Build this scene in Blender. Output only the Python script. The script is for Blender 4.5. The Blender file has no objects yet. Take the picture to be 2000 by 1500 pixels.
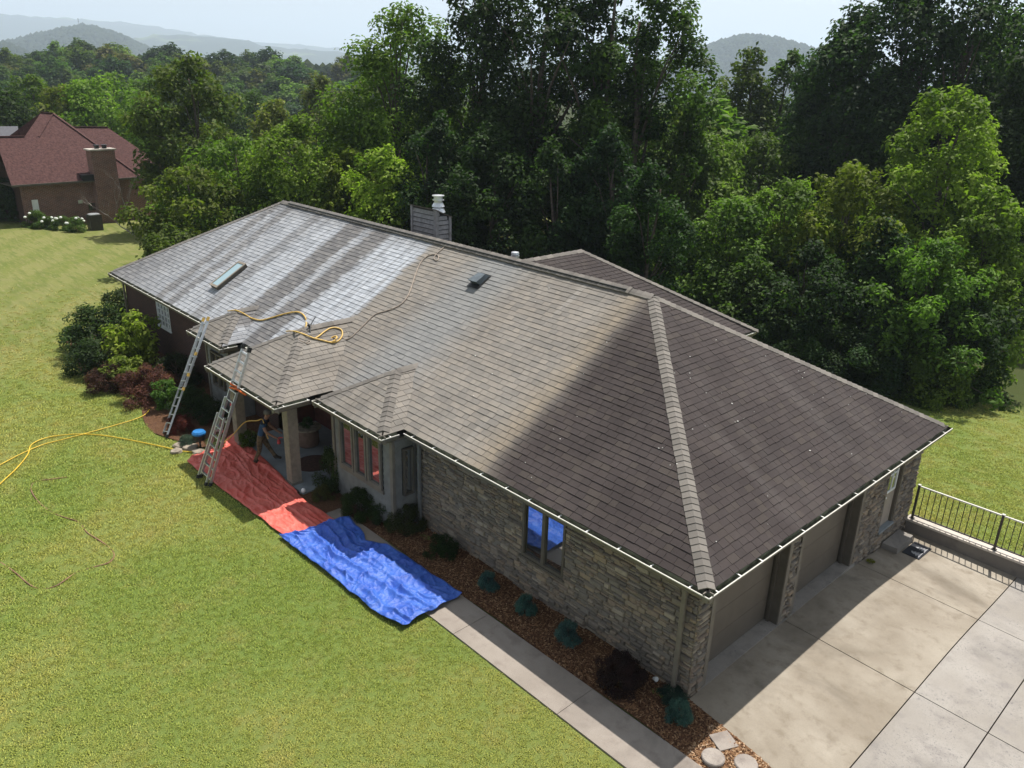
import bpy, math, random
import numpy as np
from mathutils import Vector, Matrix

# ------------------------------------------------------------------ camera, sky, sun, exposure
S = bpy.context.scene
COL = S.collection
FPX = 1558.1                                   # focal length in pixels of the 2000 px wide photograph
CAM = np.array([5.933, -10.55, 11.07])
YAW, PITCH, ROLL = math.radians(136.257), math.radians(20.976), math.radians(1.712)

def cam_axes():
    cy, sy, cp, sp = math.cos(YAW), math.sin(YAW), math.cos(PITCH), math.sin(PITCH)
    fwd = np.array([cp*cy, cp*sy, -sp]); right = np.array([sy, -cy, 0.0]); up = np.cross(right, fwd)
    c, s = math.cos(ROLL), math.sin(ROLL)
    return c*right+s*up, -s*right+c*up, fwd
CR, CU, CF = cam_axes()
cd = bpy.data.cameras.new('camera'); cam = bpy.data.objects.new('camera', cd); COL.objects.link(cam)
cd.sensor_width = 36.0; cd.lens = FPX/2000*36; cd.clip_start = 0.1; cd.clip_end = 20000
cam.matrix_world = Matrix(((CR[0], CU[0], -CF[0], CAM[0]), (CR[1], CU[1], -CF[1], CAM[1]), (CR[2], CU[2], -CF[2], CAM[2]), (0, 0, 0, 1)))
S.camera = cam

SUN = np.array([-0.40, 1.31, 2.75]); SUN = SUN/np.linalg.norm(SUN)
W = bpy.data.worlds.new('World'); S.world = W; W.use_nodes = True
wt = W.node_tree; wt.nodes.clear()
sky = wt.nodes.new('ShaderNodeTexSky'); sky.sky_type = 'NISHITA'; sky.sun_disc = False
sky.sun_elevation = math.asin(SUN[2]); sky.sun_rotation = math.atan2(SUN[0], SUN[1])
sky.altitude = 300; sky.air_density = 1.0; sky.dust_density = 1.2; sky.ozone_density = 1.0
hsv = wt.nodes.new('ShaderNodeHueSaturation'); hsv.inputs['Saturation'].default_value = 0.28
bg = wt.nodes.new('ShaderNodeBackground'); bg.inputs['Strength'].default_value = 0.09
wo = wt.nodes.new('ShaderNodeOutputWorld')
wt.links.new(sky.outputs[0], hsv.inputs['Color']); wt.links.new(hsv.outputs[0], bg.inputs['Color']); wt.links.new(bg.outputs[0], wo.inputs['Surface'])
sd = bpy.data.lights.new('sun', 'SUN'); sd.energy = 5.0; sd.angle = math.radians(0.53); sd.color = (1.0, 0.955, 0.89)
sun = bpy.data.objects.new('sun', sd); COL.objects.link(sun)
sun.rotation_euler = Vector(SUN).to_track_quat('Z', 'Y').to_euler(); sun.location = (0, 0, 60)
S.view_settings.view_transform = 'Standard'; S.view_settings.look = 'None'; S.view_settings.gamma = 1.0
S.view_settings.exposure = 0.55
S.view_settings.use_curve_mapping = False
S.render.engine = 'CYCLES'; S.cycles.max_bounces = 8; S.cycles.transparent_max_bounces = 8
S.cycles.volume_bounces = 3

# ------------------------------------------------------------------ pixel helpers (photo pixels -> directions)
def ray(px, py): return CF*FPX + CR*(px-1000) - CU*(py-750)
def onpl(px, py, n, c):
    n = np.array(n, float); d = ray(px, py); return CAM + d*((c-n@CAM)/(n@d))
def onz(px, py, z=0.0): return onpl(px, py, (0, 0, 1), z)
def onx(px, py, x): return onpl(px, py, (1, 0, 0), x)
def ony(px, py, y): return onpl(px, py, (0, 1, 0), y)
def atdist(px, D):
    d = ray(px, 200)[:2]; d = d/np.hypot(*d); return CAM[:2]+d*D
def ztop(px, py, D):
    d = ray(px, py); return CAM[2]+d[2]/np.hypot(d[0], d[1])*D

# ------------------------------------------------------------------ mesh helpers
rnd = random.Random(7)
class MB:
    def __init__(s): s.v = []; s.f = []; s.t = []; s.m = []
    def poly(s, pts, tone=0.5, m=0):
        i = len(s.v); s.v += [tuple(map(float, p)) for p in pts]; s.f.append(tuple(range(i, i+len(pts)))); s.t.append(tone); s.m.append(m)
    def hexa(s, P, tone=0.5, m=0):           # 8 points: bottom ring 0-3, top ring 4-7
        i = len(s.v); s.v += [tuple(map(float, p)) for p in P]
        for q in ((3, 2, 1, 0), (4, 5, 6, 7), (0, 1, 5, 4), (1, 2, 6, 5), (2, 3, 7, 6), (3, 0, 4, 7)):
            s.f.append(tuple(i+k for k in q)); s.t.append(tone); s.m.append(m)
    def box(s, x0, x1, y0, y1, z0, z1, tone=0.5, m=0):
        s.hexa([(x0, y0, z0), (x1, y0, z0), (x1, y1, z0), (x0, y1, z0), (x0, y0, z1), (x1, y0, z1), (x1, y1, z1), (x0, y1, z1)], tone, m)
    def beam(s, p, q, w, h, up=(0, 0, 1), tone=0.5, m=0):
        p = Vector(p); q = Vector(q); d = (q-p).normalized(); a = d.cross(Vector(up))
        if a.length < 1e-4: a = d.cross(Vector((1, 0, 0)))
        a.normalize(); b = a.cross(d); a = a*(w/2); b = b*(h/2)
        s.hexa([p-a-b, p+a-b, q+a-b, q-a-b, p-a+b, p+a+b, q+a+b, q-a+b], tone, m)
    def tube(s, path, rad, n=6, tone=0.5, m=0, cap=True):
        path = [Vector(p) for p in path]; rings = []
        for k, p in enumerate(path):
            d = (path[min(k+1, len(path)-1)]-path[max(k-1, 0)])
            d = d.normalized() if d.length > 1e-9 else Vector((0, 0, 1))
            a = d.cross(Vector((0, 0, 1)))
            if a.length < .05: a = d.cross(Vector((1, 0, 0)))
            a.normalize(); b = d.cross(a)
            r = rad[k] if hasattr(rad, '__len__') else rad
            i = len(s.v)
            for j in range(n):
                t = 2*math.pi*j/n; s.v.append(tuple(p+a*(r*math.cos(t))+b*(r*math.sin(t))))
            rings.append(i)
        for i, j in zip(rings, rings[1:]):
            for k in range(n):
                s.f.append((i+k, i+(k+1) % n, j+(k+1) % n, j+k)); s.t.append(tone); s.m.append(m)
        if cap:
            s.f.append(tuple(rings[0]+k for k in reversed(range(n)))); s.t.append(tone); s.m.append(m)
            s.f.append(tuple(rings[-1]+k for k in range(n))); s.t.append(tone); s.m.append(m)
    def lathe(s, c, prof, n=20, tone=0.5, m=0):     # prof: (r, z)
        rings = []
        for r, z in prof:
            i = len(s.v); rings.append(i)
            for j in range(n):
                t = 2*math.pi*j/n; s.v.append((c[0]+r*math.cos(t), c[1]+r*math.sin(t), c[2]+z))
        for i, j in zip(rings, rings[1:]):
            for k in range(n): s.f.append((i+k, i+(k+1) % n, j+(k+1) % n, j+k)); s.t.append(tone); s.m.append(m)
        s.f.append(tuple(rings[0]+k for k in reversed(range(n)))); s.t.append(tone); s.m.append(m)
        s.f.append(tuple(rings[-1]+k for k in range(n))); s.t.append(tone); s.m.append(m)
    def grid(s, P, m=0, tone=0.5):                  # P[i][j] points
        i0 = len(s.v); nu = len(P); nv = len(P[0])
        for row in P: s.v += [tuple(map(float, p)) for p in row]
        for i in range(nu-1):
            for j in range(nv-1):
                a = i0+i*nv+j; s.f.append((a, a+nv, a+nv+1, a+1)); s.t.append(tone); s.m.append(m)
    def build(s, name, mat, parent=None, base=None, smooth=False):
        me = bpy.data.meshes.new(name)
        o = bpy.data.objects.new(name, me)
        off = np.zeros(3)
        if parent is not None:
            q = parent
            while q is not None: off += np.array(q.location); q = q.parent
        elif base is not None: off = np.array(base, float)
        V = np.array(s.v, float)-off
        me.from_pydata(V.tolist(), [], s.f)
        a = me.attributes.new('tone', 'FLOAT', 'FACE'); a.data.foreach_set('value', np.array(s.t, np.float32))
        for mm in (mat if isinstance(mat, (list, tuple)) else [mat]): me.materials.append(mm)
        if any(s.m): me.polygons.foreach_set('material_index', np.array(s.m, np.int32))
        if smooth: me.polygons.foreach_set('use_smooth', np.ones(len(s.f), bool))
        COL.objects.link(o)
        if parent is not None: o.parent = parent
        elif base is not None: o.location = base
        return o

def tag(o, label, cat, group=None):
    o['label'] = label; o['category'] = cat
    if group: o['group'] = group
    return o
def thing(name, loc, label, cat, group=None):
    o = bpy.data.objects.new(name, None); o.empty_display_size = 0.2; COL.objects.link(o); o.location = [float(c) for c in loc]
    return tag(o, label, cat, group)
def kind(o, k): o['kind'] = k; return o
def boxpart(name, mat, parent, *b, base=None):
    m = MB(); m.box(*b); return m.build(name, mat, parent, base)

# ------------------------------------------------------------------ materials
class NT:
    def __init__(s, name):
        s.mat = bpy.data.materials.new(name); s.mat.use_nodes = True; s.t = s.mat.node_tree; s.t.nodes.clear()
        s.out = s.t.nodes.new('ShaderNodeOutputMaterial')
    def n(s, ty, **kw):
        x = s.t.nodes.new('ShaderNode'+ty)
        for k, v in kw.items(): setattr(x, k, v)
        return x
    def put(s, inp, val):
        if isinstance(val, bpy.types.NodeSocket): s.t.links.new(val, inp)
        elif isinstance(val, (tuple, list)) and inp.type == 'RGBA' and len(val) == 3: inp.default_value = (*val, 1)
        else: inp.default_value = val
    def pos(s): return s.n('NewGeometry').outputs['Position']
    def objco(s): return s.n('TexCoord').outputs['Object']
    def sep(s, v):
        x = s.n('SeparateXYZ'); s.put(x.inputs[0], v); return x.outputs
    def comb(s, x, y, z):
        c = s.n('CombineXYZ')
        for i, v in enumerate((x, y, z)): s.put(c.inputs[i], v)
        return c.outputs[0]
    def scale(s, v, sc):
        m = s.n('Mapping'); s.put(m.inputs['Vector'], v); m.inputs['Scale'].default_value = sc if hasattr(sc, '__len__') else (sc, sc, sc); return m.outputs[0]
    def noise(s, v, sc=5, det=4, rough=.55, dist=0.0):
        x = s.n('TexNoise'); s.put(x.inputs['Vector'], v); x.inputs['Scale'].default_value = sc; x.inputs['Detail'].default_value = det
        x.inputs['Roughness'].default_value = rough; x.inputs['Distortion'].default_value = dist; return x.outputs['Fac']
    def vor(s, v, sc=5, out='Distance', **kw):
        x = s.n('TexVoronoi', **kw); s.put(x.inputs['Vector'], v); x.inputs['Scale'].default_value = sc; return x.outputs[out]
    def ramp(s, f, stops, interp='LINEAR'):
        x = s.n('ValToRGB'); s.put(x.inputs[0], f); cr = x.color_ramp; cr.interpolation = interp
        while len(cr.elements) < len(stops): cr.elements.new(0.5)
        for e, (p, c) in zip(cr.elements, stops):
            e.position = p; e.color = (*c, 1) if hasattr(c, '__len__') else (c, c, c, 1)
        return x.outputs[0]
    def mix(s, f, a, b, blend='MIX'):
        x = s.n('Mix', data_type='RGBA', blend_type=blend); s.put(x.inputs[0], f); s.put(x.inputs[6], a); s.put(x.inputs[7], b); return x.outputs[2]
    def math(s, op, a, b=0.0, clamp=False):
        x = s.n('Math', operation=op); x.use_clamp = clamp; s.put(x.inputs[0], a); s.put(x.inputs[1], b); return x.outputs[0]
    def mr(s, v, a, b, c=0.0, d=1.0, smooth=True):
        x = s.n('MapRange'); x.interpolation_type = 'SMOOTHSTEP' if smooth else 'LINEAR'; s.put(x.inputs[0], v)
        for i, q in enumerate((a, b, c, d)): x.inputs[i+1].default_value = q
        return x.outputs[0]
    def attr(s, name): return s.n('Attribute', attribute_name=name).outputs['Fac']
    def bump(s, h, st=.3, dist=.02):
        x = s.n('Bump'); s.put(x.inputs['Height'], h); x.inputs['Strength'].default_value = st; x.inputs['Distance'].default_value = dist; return x.outputs[0]
    def bsdf(s, col, rough=.8, normal=None, spec=.3, metal=0.0, **kw):
        b = s.n('BsdfPrincipled'); s.put(b.inputs['Base Color'], col); s.put(b.inputs['Roughness'], rough); b.inputs['Specular IOR Level'].default_value = spec
        b.inputs['Metallic'].default_value = metal
        for k, v in kw.items(): s.put(b.inputs[k], v)
        if normal is not None: s.put(b.inputs['Normal'], normal)
        return b.outputs[0]
    def done(s, sh): s.t.links.new(sh, s.out.inputs['Surface']); return s.mat

def weathered(name, col, rough=.7, var=.18, sc=6, spec=.3, metal=0.0, bump=.15, bsc=40):
    t = NT(name); p = t.pos()
    n = t.noise(p, sc, 5); c = t.mix(t.mr(n, .3, .7), [x*(1-var) for x in col], [min(1, x*(1+var)) for x in col])
    return t.done(t.bsdf(c, rough, t.bump(t.noise(p, bsc, 4), bump, .01), spec, metal))

def shingle_mat(name, front):
    t = NT(name); p = t.pos(); x, y, z = t.sep(p)
    tone = t.attr('tone')
    fine = t.noise(p, 90, 3, .7); patch = t.noise(p, .9, 4)
    clean = t.mix(t.mr(patch, .3, .7), (.205, .188, .168), (.262, .241, .215))
    clean = t.mix(t.mr(tone, .0, 1., 0, .38, False), clean, (.275, .24, .20))
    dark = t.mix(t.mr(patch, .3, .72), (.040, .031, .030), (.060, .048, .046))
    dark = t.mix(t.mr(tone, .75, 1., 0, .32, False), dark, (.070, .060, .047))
    if front == 'main':
        wob = t.noise(t.scale(p, (.0, .35, .35)), 3, 3)
        xs = t.math('ADD', x, t.math('MULTIPLY', t.math('SUBTRACT', wob, .5), .35))
        streak = t.noise(t.scale(p, (2.4, .08, .08)), 1.6, 5, .65)
        fd = t.mr(t.math('ADD', xs, t.math('MULTIPLY', t.math('SUBTRACT', streak, .5), .5)), -6.35, -5.5)
        rust = t.math('MULTIPLY', t.mr(xs, -7.0, -5.9), t.math('SUBTRACT', 1.0, fd))
        clean = t.mix(t.math('MULTIPLY', rust, .5), clean, (.25, .19, .115))
        clean = t.mix(t.mr(streak, .58, .72, 0, .5), clean, (.33, .32, .3))
        clean = t.mix(t.math('MULTIPLY', t.mr(xs, -13.0, -11.6), t.math('SUBTRACT', 1, t.mr(xs, -10.9, -9.6))), clean, (.235, .235, .23))
        st = [(-30, .12), (-27.5, .3), (-26.2, .5), (-25.4, .55), (-25.2, .16), (-24.8, .16), (-24.6, .55), (-24.25, .6), (-24.1, .2), (-23.7, .2), (-23.5, .66), (-22.1, .72), (-21.9, .3), (-21.4, .34), (-21.2, .72),
              (-19.7, .86), (-19.45, .06), (-18.5, .06), (-18.3, .66), (-18, .6), (-17.85, .06), (-17.0, .06), (-16.8, .82), (-16.2, .95), (-14.75, 1.0), (-14.5, .0)]
        xj = t.math('ADD', xs, t.math('MULTIPLY', t.math('SUBTRACT', tone, .5), .16))
        foam = t.ramp(t.mr(xj, -30, -14, 0, 1, False), [((a+30)/16, b) for a, b in st])
        st2 = t.noise(t.scale(p, (5., .25, .25)), 2.2, 4, .6)
        foam = t.math('MULTIPLY', foam, t.mr(st2, .3, .62, .42, 1.0))
        foam = t.math('MULTIPLY', foam, t.mr(y, 5.5, 4.6, .45, 1.0))
        foam = t.math('MULTIPLY', foam, t.mr(tone, 0, .35, .88, 1., False))
        wet = t.math('SUBTRACT', 1.0, t.mr(xs, -14.75, -14.5))
        base = t.mix(wet, clean, t.mix(t.mr(tone, .2, 1), (.135, .13, .13), (.18, .172, .168)))
        col = t.mix(fd, base, dark)
        col = t.mix(foam, col, (.47, .50, .545))
    elif front == 'bump':
        st = t.noise(t.scale(p, (2.4, .3, .3)), 1.6, 4, .6)
        col = t.mix(t.mr(st, .35, .75, 0, .6), clean, (.13, .118, .103))
    elif front == 'cap':
        col = t.mix(t.mr(tone, 0, 1), (.165, .15, .134), (.205, .187, .168))
        col = t.mix(t.mr(x, -14.0, -17.0, 0, .4), col, (.15, .145, .14))
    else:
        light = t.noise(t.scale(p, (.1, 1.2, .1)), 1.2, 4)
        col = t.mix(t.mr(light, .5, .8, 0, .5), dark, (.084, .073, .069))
    col = t.mix(.27, col, t.mix(tone, (.62, .62, .62), (1.28, 1.24, 1.18)), 'MULTIPLY')
    col = t.mix(t.mr(fine, .35, .7, 0, .35), col, t.mix(.5, col, (.02, .02, .02)))
    return t.done(t.bsdf(col, .88, t.bump(fine, .5, .006), .25))

M = {}
M['shingle'] = shingle_mat('shingle_front', 'main'); M['shingle_bump'] = shingle_mat('shingle_porch', 'bump')
M['shingle_dark'] = shingle_mat('shingle_dark', 'dark'); M['cap'] = shingle_mat('shingle_cap', 'cap')

t = NT('stone'); tone = t.attr('tone'); p = t.pos(); n1 = t.noise(p, 14, 5); n2 = t.noise(p, 70, 4)
c = t.ramp(tone, [(0, (.17, .165, .165)), (.18, (.27, .25, .23)), (.40, (.36, .315, .265)), (.55, (.23, .225, .225)), (.70, (.42, .345, .265)), (.82, (.32, .26, .22)), (.92, (.48, .45, .40))], 'CONSTANT')
c = t.mix(t.mr(n1, .35, .7, 0, .55), c, t.mix(.5, c, (.05, .045, .04))); c = t.mix(t.mr(n2, .5, .75, 0, .35), c, (.3, .28, .25))
c = t.mix(.35, c, (.25, .235, .215)); c = t.mix(1.0, c, (.86, .785, .70), 'MULTIPLY')
M['stone'] = t.done(t.bsdf(c, .9, t.bump(n2, .6, .015), .2))
M['mortar'] = weathered('stone_backing', (.06, .056, .052), .95)
M['gutter'] = weathered('gutter_paint', (.62, .6, .54), .45, .1, 9)
M['trough'] = weathered('gutter_grime', (.13, .14, .095), .85, .5, 6)
M['hanger'] = weathered('hanger_metal', (.75, .74, .70), .4, .05)
M['trim'] = weathered('taupe_trim', (.165, .145, .12), .6, .12, 5)
M['trim_dark'] = weathered('brown_trim', (.10, .086, .07), .6, .1, 5)
M['soffit'] = weathered('soffit', (.12, .105, .09), .8)
M['siding'] = weathered('grey_siding', (.17, .17, .165), .65, .15, 4)
M['chase'] = weathered('chimney_siding', (.24, .235, .235), .65, .2, 7)
M['post'] = weathered('post_wood', (.24, .205, .165), .6, .15, 7)
M['door'] = weathered('garage_door', (.125, .105, .085), .5, .08, 3, .4)
M['entry'] = weathered('entry_door', (.30, .26, .225), .5, .06)
M['white'] = weathered('white_paint', (.72, .73, .72), .45, .06)
M['black'] = weathered('black_plastic', (.02, .021, .022), .45, .2)
M['alu'] = weathered('aluminium', (.62, .64, .66), .34, .12, 20, .5, .75)
M['galv'] = weathered('galvanised', (.72, .74, .76), .33, .08, 12, .5, .7)
M['yellow'] = weathered('yellow_hose', (.62, .42, .04), .45, .15, 8)
M['amber'] = weathered('amber_hose', (.62, .40, .10), .4, .15, 8)
M['beige'] = weathered('beige_hose', (.33, .27, .22), .6, .15, 8)
M['brownhose'] = weathered('brown_hose', (.20, .105, .07), .7, .25, 5)
M['orange'] = weathered('orange_strap', (.66, .13, .02), .6, .15, 9)
M['rubber'] = weathered('rubber', (.03, .03, .03), .8)
M['iron'] = weathered('bronze_rail', (.055, .047, .04), .5, .2)
M['redbrick_dark'] = weathered('porch_red_wall', (.09, .028, .022), .75, .25, 4)
M['terracotta'] = weathered('clay', (.16, .10, .075), .8)
M['rug'] = weathered('rug_weave', (.07, .035, .028), .95, .3, 20)
M['porchfloor'] = weathered('porch_concrete', (.21, .235, .25), .7, .12, 3)
M['blue_plastic'] = weathered('blue_plastic', (.02, .16, .42), .4)
M['wood'] = weathered('bark', (.10, .082, .066), .9, .35, 9, .1, 0, .6, 25)
M['deadwood'] = weathered('dead_bark', (.25, .215, .19), .9, .25, 9)
M['skin'] = weathered('skin', (.33, .18, .12), .6, .1)
M['shirt'] = weathered('navy_shirt', (.022, .03, .055), .9, .3, 9)
M['shirt_blue'] = weathered('blue_panel', (.03, .075, .16), .85, .1)
M['pants'] = weathered('brown_camo', (.12, .085, .05), .95, .55, 11)
M['boot'] = weathered('boot', (.045, .035, .027), .8)
M['cap_grey'] = weathered('grey_cap', (.17, .16, .14), .9)
M['red_plastic'] = weathered('red_plastic', (.5, .06, .06), .4)
M['mat'] = weathered('doormat', (.022, .024, .03), .95)
M['mat_pale'] = weathered('doormat_print', (.30, .30, .31), .95)
M['rock'] = weathered('rock', (.27, .23, .18), .9, .3, 6, .2, 0, .5, 20)
M['chip_white'] = weathered('pale_fleck', (.75, .73, .68), .8)

t = NT('window_glass')
g = t.n('BsdfGlossy'); g.inputs['Roughness'].default_value = .02; g.inputs['Color'].default_value = (.9, .93, .95, 1)
d = t.bsdf((.012, .014, .016), .3)
mx = t.n('MixShader'); mx.inputs[0].default_value = .48; t.t.links.new(d, mx.inputs[1]); t.t.links.new(g.outputs[0], mx.inputs[2])
M['glass'] = t.done(mx.outputs[0])
t = NT('skylight_glass'); M['skyglass'] = t.done(t.bsdf((.30, .42, .46), .12, None, .6))  # pale blue base colour stands in for the reflected sky

def concrete(name, a, b, stain, pits=0.0):
    t = NT(name); p = t.pos(); tone = t.attr('tone')
    n = t.noise(p, .55, 6, .6); n2 = t.noise(p, 3.0, 6, .65); n3 = t.noise(p, 60, 4, .7)
    c = t.mix(t.mr(n, .32, .68), a, b); c = t.mix(t.mr(n2, .48, .72, 0, .8), c, stain); big = t.noise(p, .32, 5, .6, .6); c = t.mix(t.mr(big, .47, .64, 0, .6), c, [q*.55 for q in stain])
    drag = t.noise(t.scale(p, (.5, 2.2, 1)), 1.3, 5, .6); c = t.mix(t.mr(drag, .5, .78, 0, .45), c, stain)
    c = t.mix(t.mr(n3, .45, .75, 0, .4), c, (.12, .11, .1))
    if pits:
        v = t.noise(p, 22, 5, .75); g2 = t.noise(p, 1.1, 3)
        c = t.mix(t.math('MULTIPLY', t.mr(v, .555, .64), t.mr(g2, .4, .58, 0, pits*.7)), c, (.10, .098, .105))
    c = t.mix(.35, c, t.mix(tone, (.8, .8, .8), (1.2, 1.2, 1.2)), 'MULTIPLY')
    return t.done(t.bsdf(c, .85, t.bump(n3, .35, .008), .25))
M['drive'] = concrete('concrete_tan', (.245, .208, .16), (.345, .305, .247), (.20, .165, .122))
M['drive_grey'] = concrete('concrete_grey', (.27, .245, .215), (.34, .315, .285), (.225, .205, .19), 1.0)
M['walk'] = concrete('concrete_walk', (.255, .22, .187), (.33, .29, .25), (.215, .18, .155))
M['retain'] = concrete('retaining_wall', (.17, .15, .135), (.2, .18, .16), (.12, .11, .1))
M['capstone'] = concrete('wall_cap', (.52, .47, .41), (.58, .53, .47), (.42, .37, .32))
M['pebble'] = concrete('pebble_stone', (.26, .22, .19), (.36, .32, .28), (.2, .17, .15), .5)

def lawn_color(t, p):
    x, y, z = t.sep(p)
    a = t.noise(p, .16, 4, .55, .4); b = t.noise(p, 1.1, 5, .65); f = t.noise(p, 9, 4, .7)
    g = t.mix(t.mr(a, .35, .65), (.165, .225, .05), (.245, .262, .078))
    g = t.mix(t.mr(b, .46, .76, 0, .45), g, (.29, .25, .10))
    g = t.mix(t.mr(f, .5, .72, 0, .06), g, (.095, .145, .03))
    ff = t.noise(p, 46, 3, .8); g = t.mix(t.mr(ff, .52, .66, 0, .75), g, (.055, .085, .02)); g = t.mix(t.mr(ff, .47, .34, 0, .7), g, (.34, .33, .14))
    west = t.mr(x, -22, -36, 0, 1)
    stripe = t.mr(t.math('SINE', t.math('MULTIPLY', t.math('ADD', x, t.math('MULTIPLY', y, 1.4)), 1.35)), -.5, .6)
    dry = t.mix(stripe, (.195, .205, .058), (.255, .24, .09)); dry = t.mix(t.mr(b, .45, .7, 0, .7), dry, (.27, .235, .11)); dry = t.mix(t.mr(t.noise(t.scale(p, (.35, 2.2, 1)), 1.2, 5, .7), .46, .62, 0, .75), dry, (.13, .155, .04)); dry = t.mix(t.mr(t.noise(t.scale(p, (.5, 3.0, 1)), 2.3, 4, .75), .52, .68, 0, .7), dry, (.36, .31, .17))
    return t.mix(t.math('MULTIPLY', west, .75), g, dry)
t = NT('lawn'); p = t.pos(); c = t.mix(1.0, lawn_color(t, p), (.72, .76, .70), 'MULTIPLY'); x, y, z = t.sep(p)  # ground colour darkened to stand in for the grass shading itself
dd = t.n('VectorMath', operation='LENGTH'); t.t.links.new(p, dd.inputs[0])
wood = t.mix(t.noise(p, .3, 4), (.025, .035, .012), (.05, .06, .02))
c = t.mix(t.mr(dd.outputs['Value'], 66, 92), c, wood); c = t.mix(t.mr(y, 25.5, 29, 0, .85), c, t.mix(t.mr(x, -40, -28), c, wood))
M['lawn'] = t.done(t.bsdf(c, .95, t.bump(t.noise(p, 30, 5, .75), .8, .03), .1))
t = NT('grass_blade'); p = t.pos(); c = lawn_color(t, p); r = t.n('ObjectInfo').outputs['Random']
tone = t.attr('tone'); c = t.mix(1.0, c, t.mix(tone, (.6, .66, .6), (3.1, 2.8, 2.55)), 'MULTIPLY')
df = t.bsdf(c, .7, None, .2); tr = t.n('BsdfTranslucent'); t.put(tr.inputs[0], c); mx = t.n('MixShader'); mx.inputs[0].default_value = .25
t.t.links.new(df, mx.inputs[1]); t.t.links.new(tr.outputs[0], mx.inputs[2]); M['blade'] = t.done(mx.outputs[0])

t = NT('mulch'); p = t.pos(); n = t.noise(p, 25, 5, .75); c = t.ramp(n, [(.3, (.03, .017, .011)), (.5, (.10, .05, .028)), (.7, (.2, .115, .065))])
M['mulch'] = t.done(t.bsdf(c, .95, t.bump(n, 1, .03), .1))
t = NT('bark_chip'); tone = t.attr('tone'); c = t.ramp(tone, [(0, (.045, .022, .014)), (.35, (.12, .058, .03)), (.65, (.22, .12, .06)), (.9, (.36, .23, .13)), (1, (.5, .36, .24))])
M['chip'] = t.done(t.bsdf(c, .9, None, .15))

def leaf_mat(name, trans=.34, gloss=.12):
    t = NT(name); oi = t.n('ObjectInfo'); tone = t.attr('tone')
    c = t.mix(1.0, oi.outputs['Color'], t.mix(tone, (.4, .45, .5), (1.75, 1.6, 1.3)), 'MULTIPLY')
    b = t.bsdf(c, .62, None, gloss)
    tr = t.n('BsdfTranslucent'); t.put(tr.inputs[0], t.mix(1.0, c, (1.5, 1.9, .75), 'MULTIPLY'))
    mx = t.n('MixShader'); mx.inputs[0].default_value = trans
    t.t.links.new(b, mx.inputs[1]); t.t.links.new(tr.outputs[0], mx.inputs[2])
    return t.done(mx.outputs[0])
M['leaf'] = leaf_mat('leaf'); M['leaf_dense'] = leaf_mat('leaf_dense', .18, .15)
t = NT('flower'); M['flower'] = t.done(t.bsdf((.75, .77, .7), .7))

def tarp_mat(name, a, b, trans, rough, spec=.35):
    t = NT(name); p = t.pos(); n = t.noise(p, 3, 4); f = t.noise(t.scale(p, (1, 1, 1)), 38, 4, .7, 1.5)
    c = t.mix(t.mr(n, .35, .65), a, b)
    bs = t.bsdf(c, rough, t.bump(t.math('ADD', f, t.math('MULTIPLY', t.noise(p, 9, 4, .6, 1.), 2.0)), .5, .02), spec)
    tr = t.n('BsdfTranslucent'); t.put(tr.inputs[0], c); mx = t.n('MixShader'); mx.inputs[0].default_value = trans
    t.t.links.new(bs, mx.inputs[1]); t.t.links.new(tr.outputs[0], mx.inputs[2]); return t.done(mx.outputs[0])
M['tarp_red'] = tarp_mat('tarp_red', (.66, .115, .085), (.73, .175, .135), .08, .36)
M['tarp_blue'] = tarp_mat('tarp_blue', (.032, .10, .47), (.05, .145, .55), .06, .36, .5)

def brick_mat(name, c1, c2, mort, sc):
    t = NT(name); p = t.pos(); x, y, z = t.sep(p)
    b = t.n('TexBrick'); t.put(b.inputs['Vector'], t.comb(t.math('ADD', x, y), z, 0.0)); b.inputs['Scale'].default_value = sc
    t.put(b.inputs['Color1'], c1); t.put(b.inputs['Color2'], c2); t.put(b.inputs['Mortar'], mort); b.inputs['Mortar Size'].default_value = .018
    b.inputs['Brick Width'].default_value = .5; b.inputs['Row Height'].default_value = .17
    c = t.mix(t.mr(t.noise(p, 1.5, 4), .45, .75, 0, .3), b.outputs[0], (.06, .04, .035))
    return t.done(t.bsdf(c, .9, t.bump(b.outputs['Fac'], -.4, .01), .2))
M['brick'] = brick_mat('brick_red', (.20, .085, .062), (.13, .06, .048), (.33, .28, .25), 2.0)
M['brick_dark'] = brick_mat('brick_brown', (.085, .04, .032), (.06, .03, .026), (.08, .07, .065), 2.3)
t = NT('neighbour_shingle'); p = t.pos(); x, y, z = t.sep(p)
c = t.mix(t.mr(t.noise(p, 6, 5, .85), .3, .7), (.038, .016, .015), (.115, .055, .050)); row = t.math('FRACT', t.math('MULTIPLY', z, 6))
c = t.mix(t.mr(row, .0, .22, .5, 0), c, (.05, .026, .024))
M['nroof'] = t.done(t.bsdf(c, .9, t.bump(row, .4, .02), .2))
M['groof'] = weathered('grey_roof', (.085, .085, .095), .9)

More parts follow.
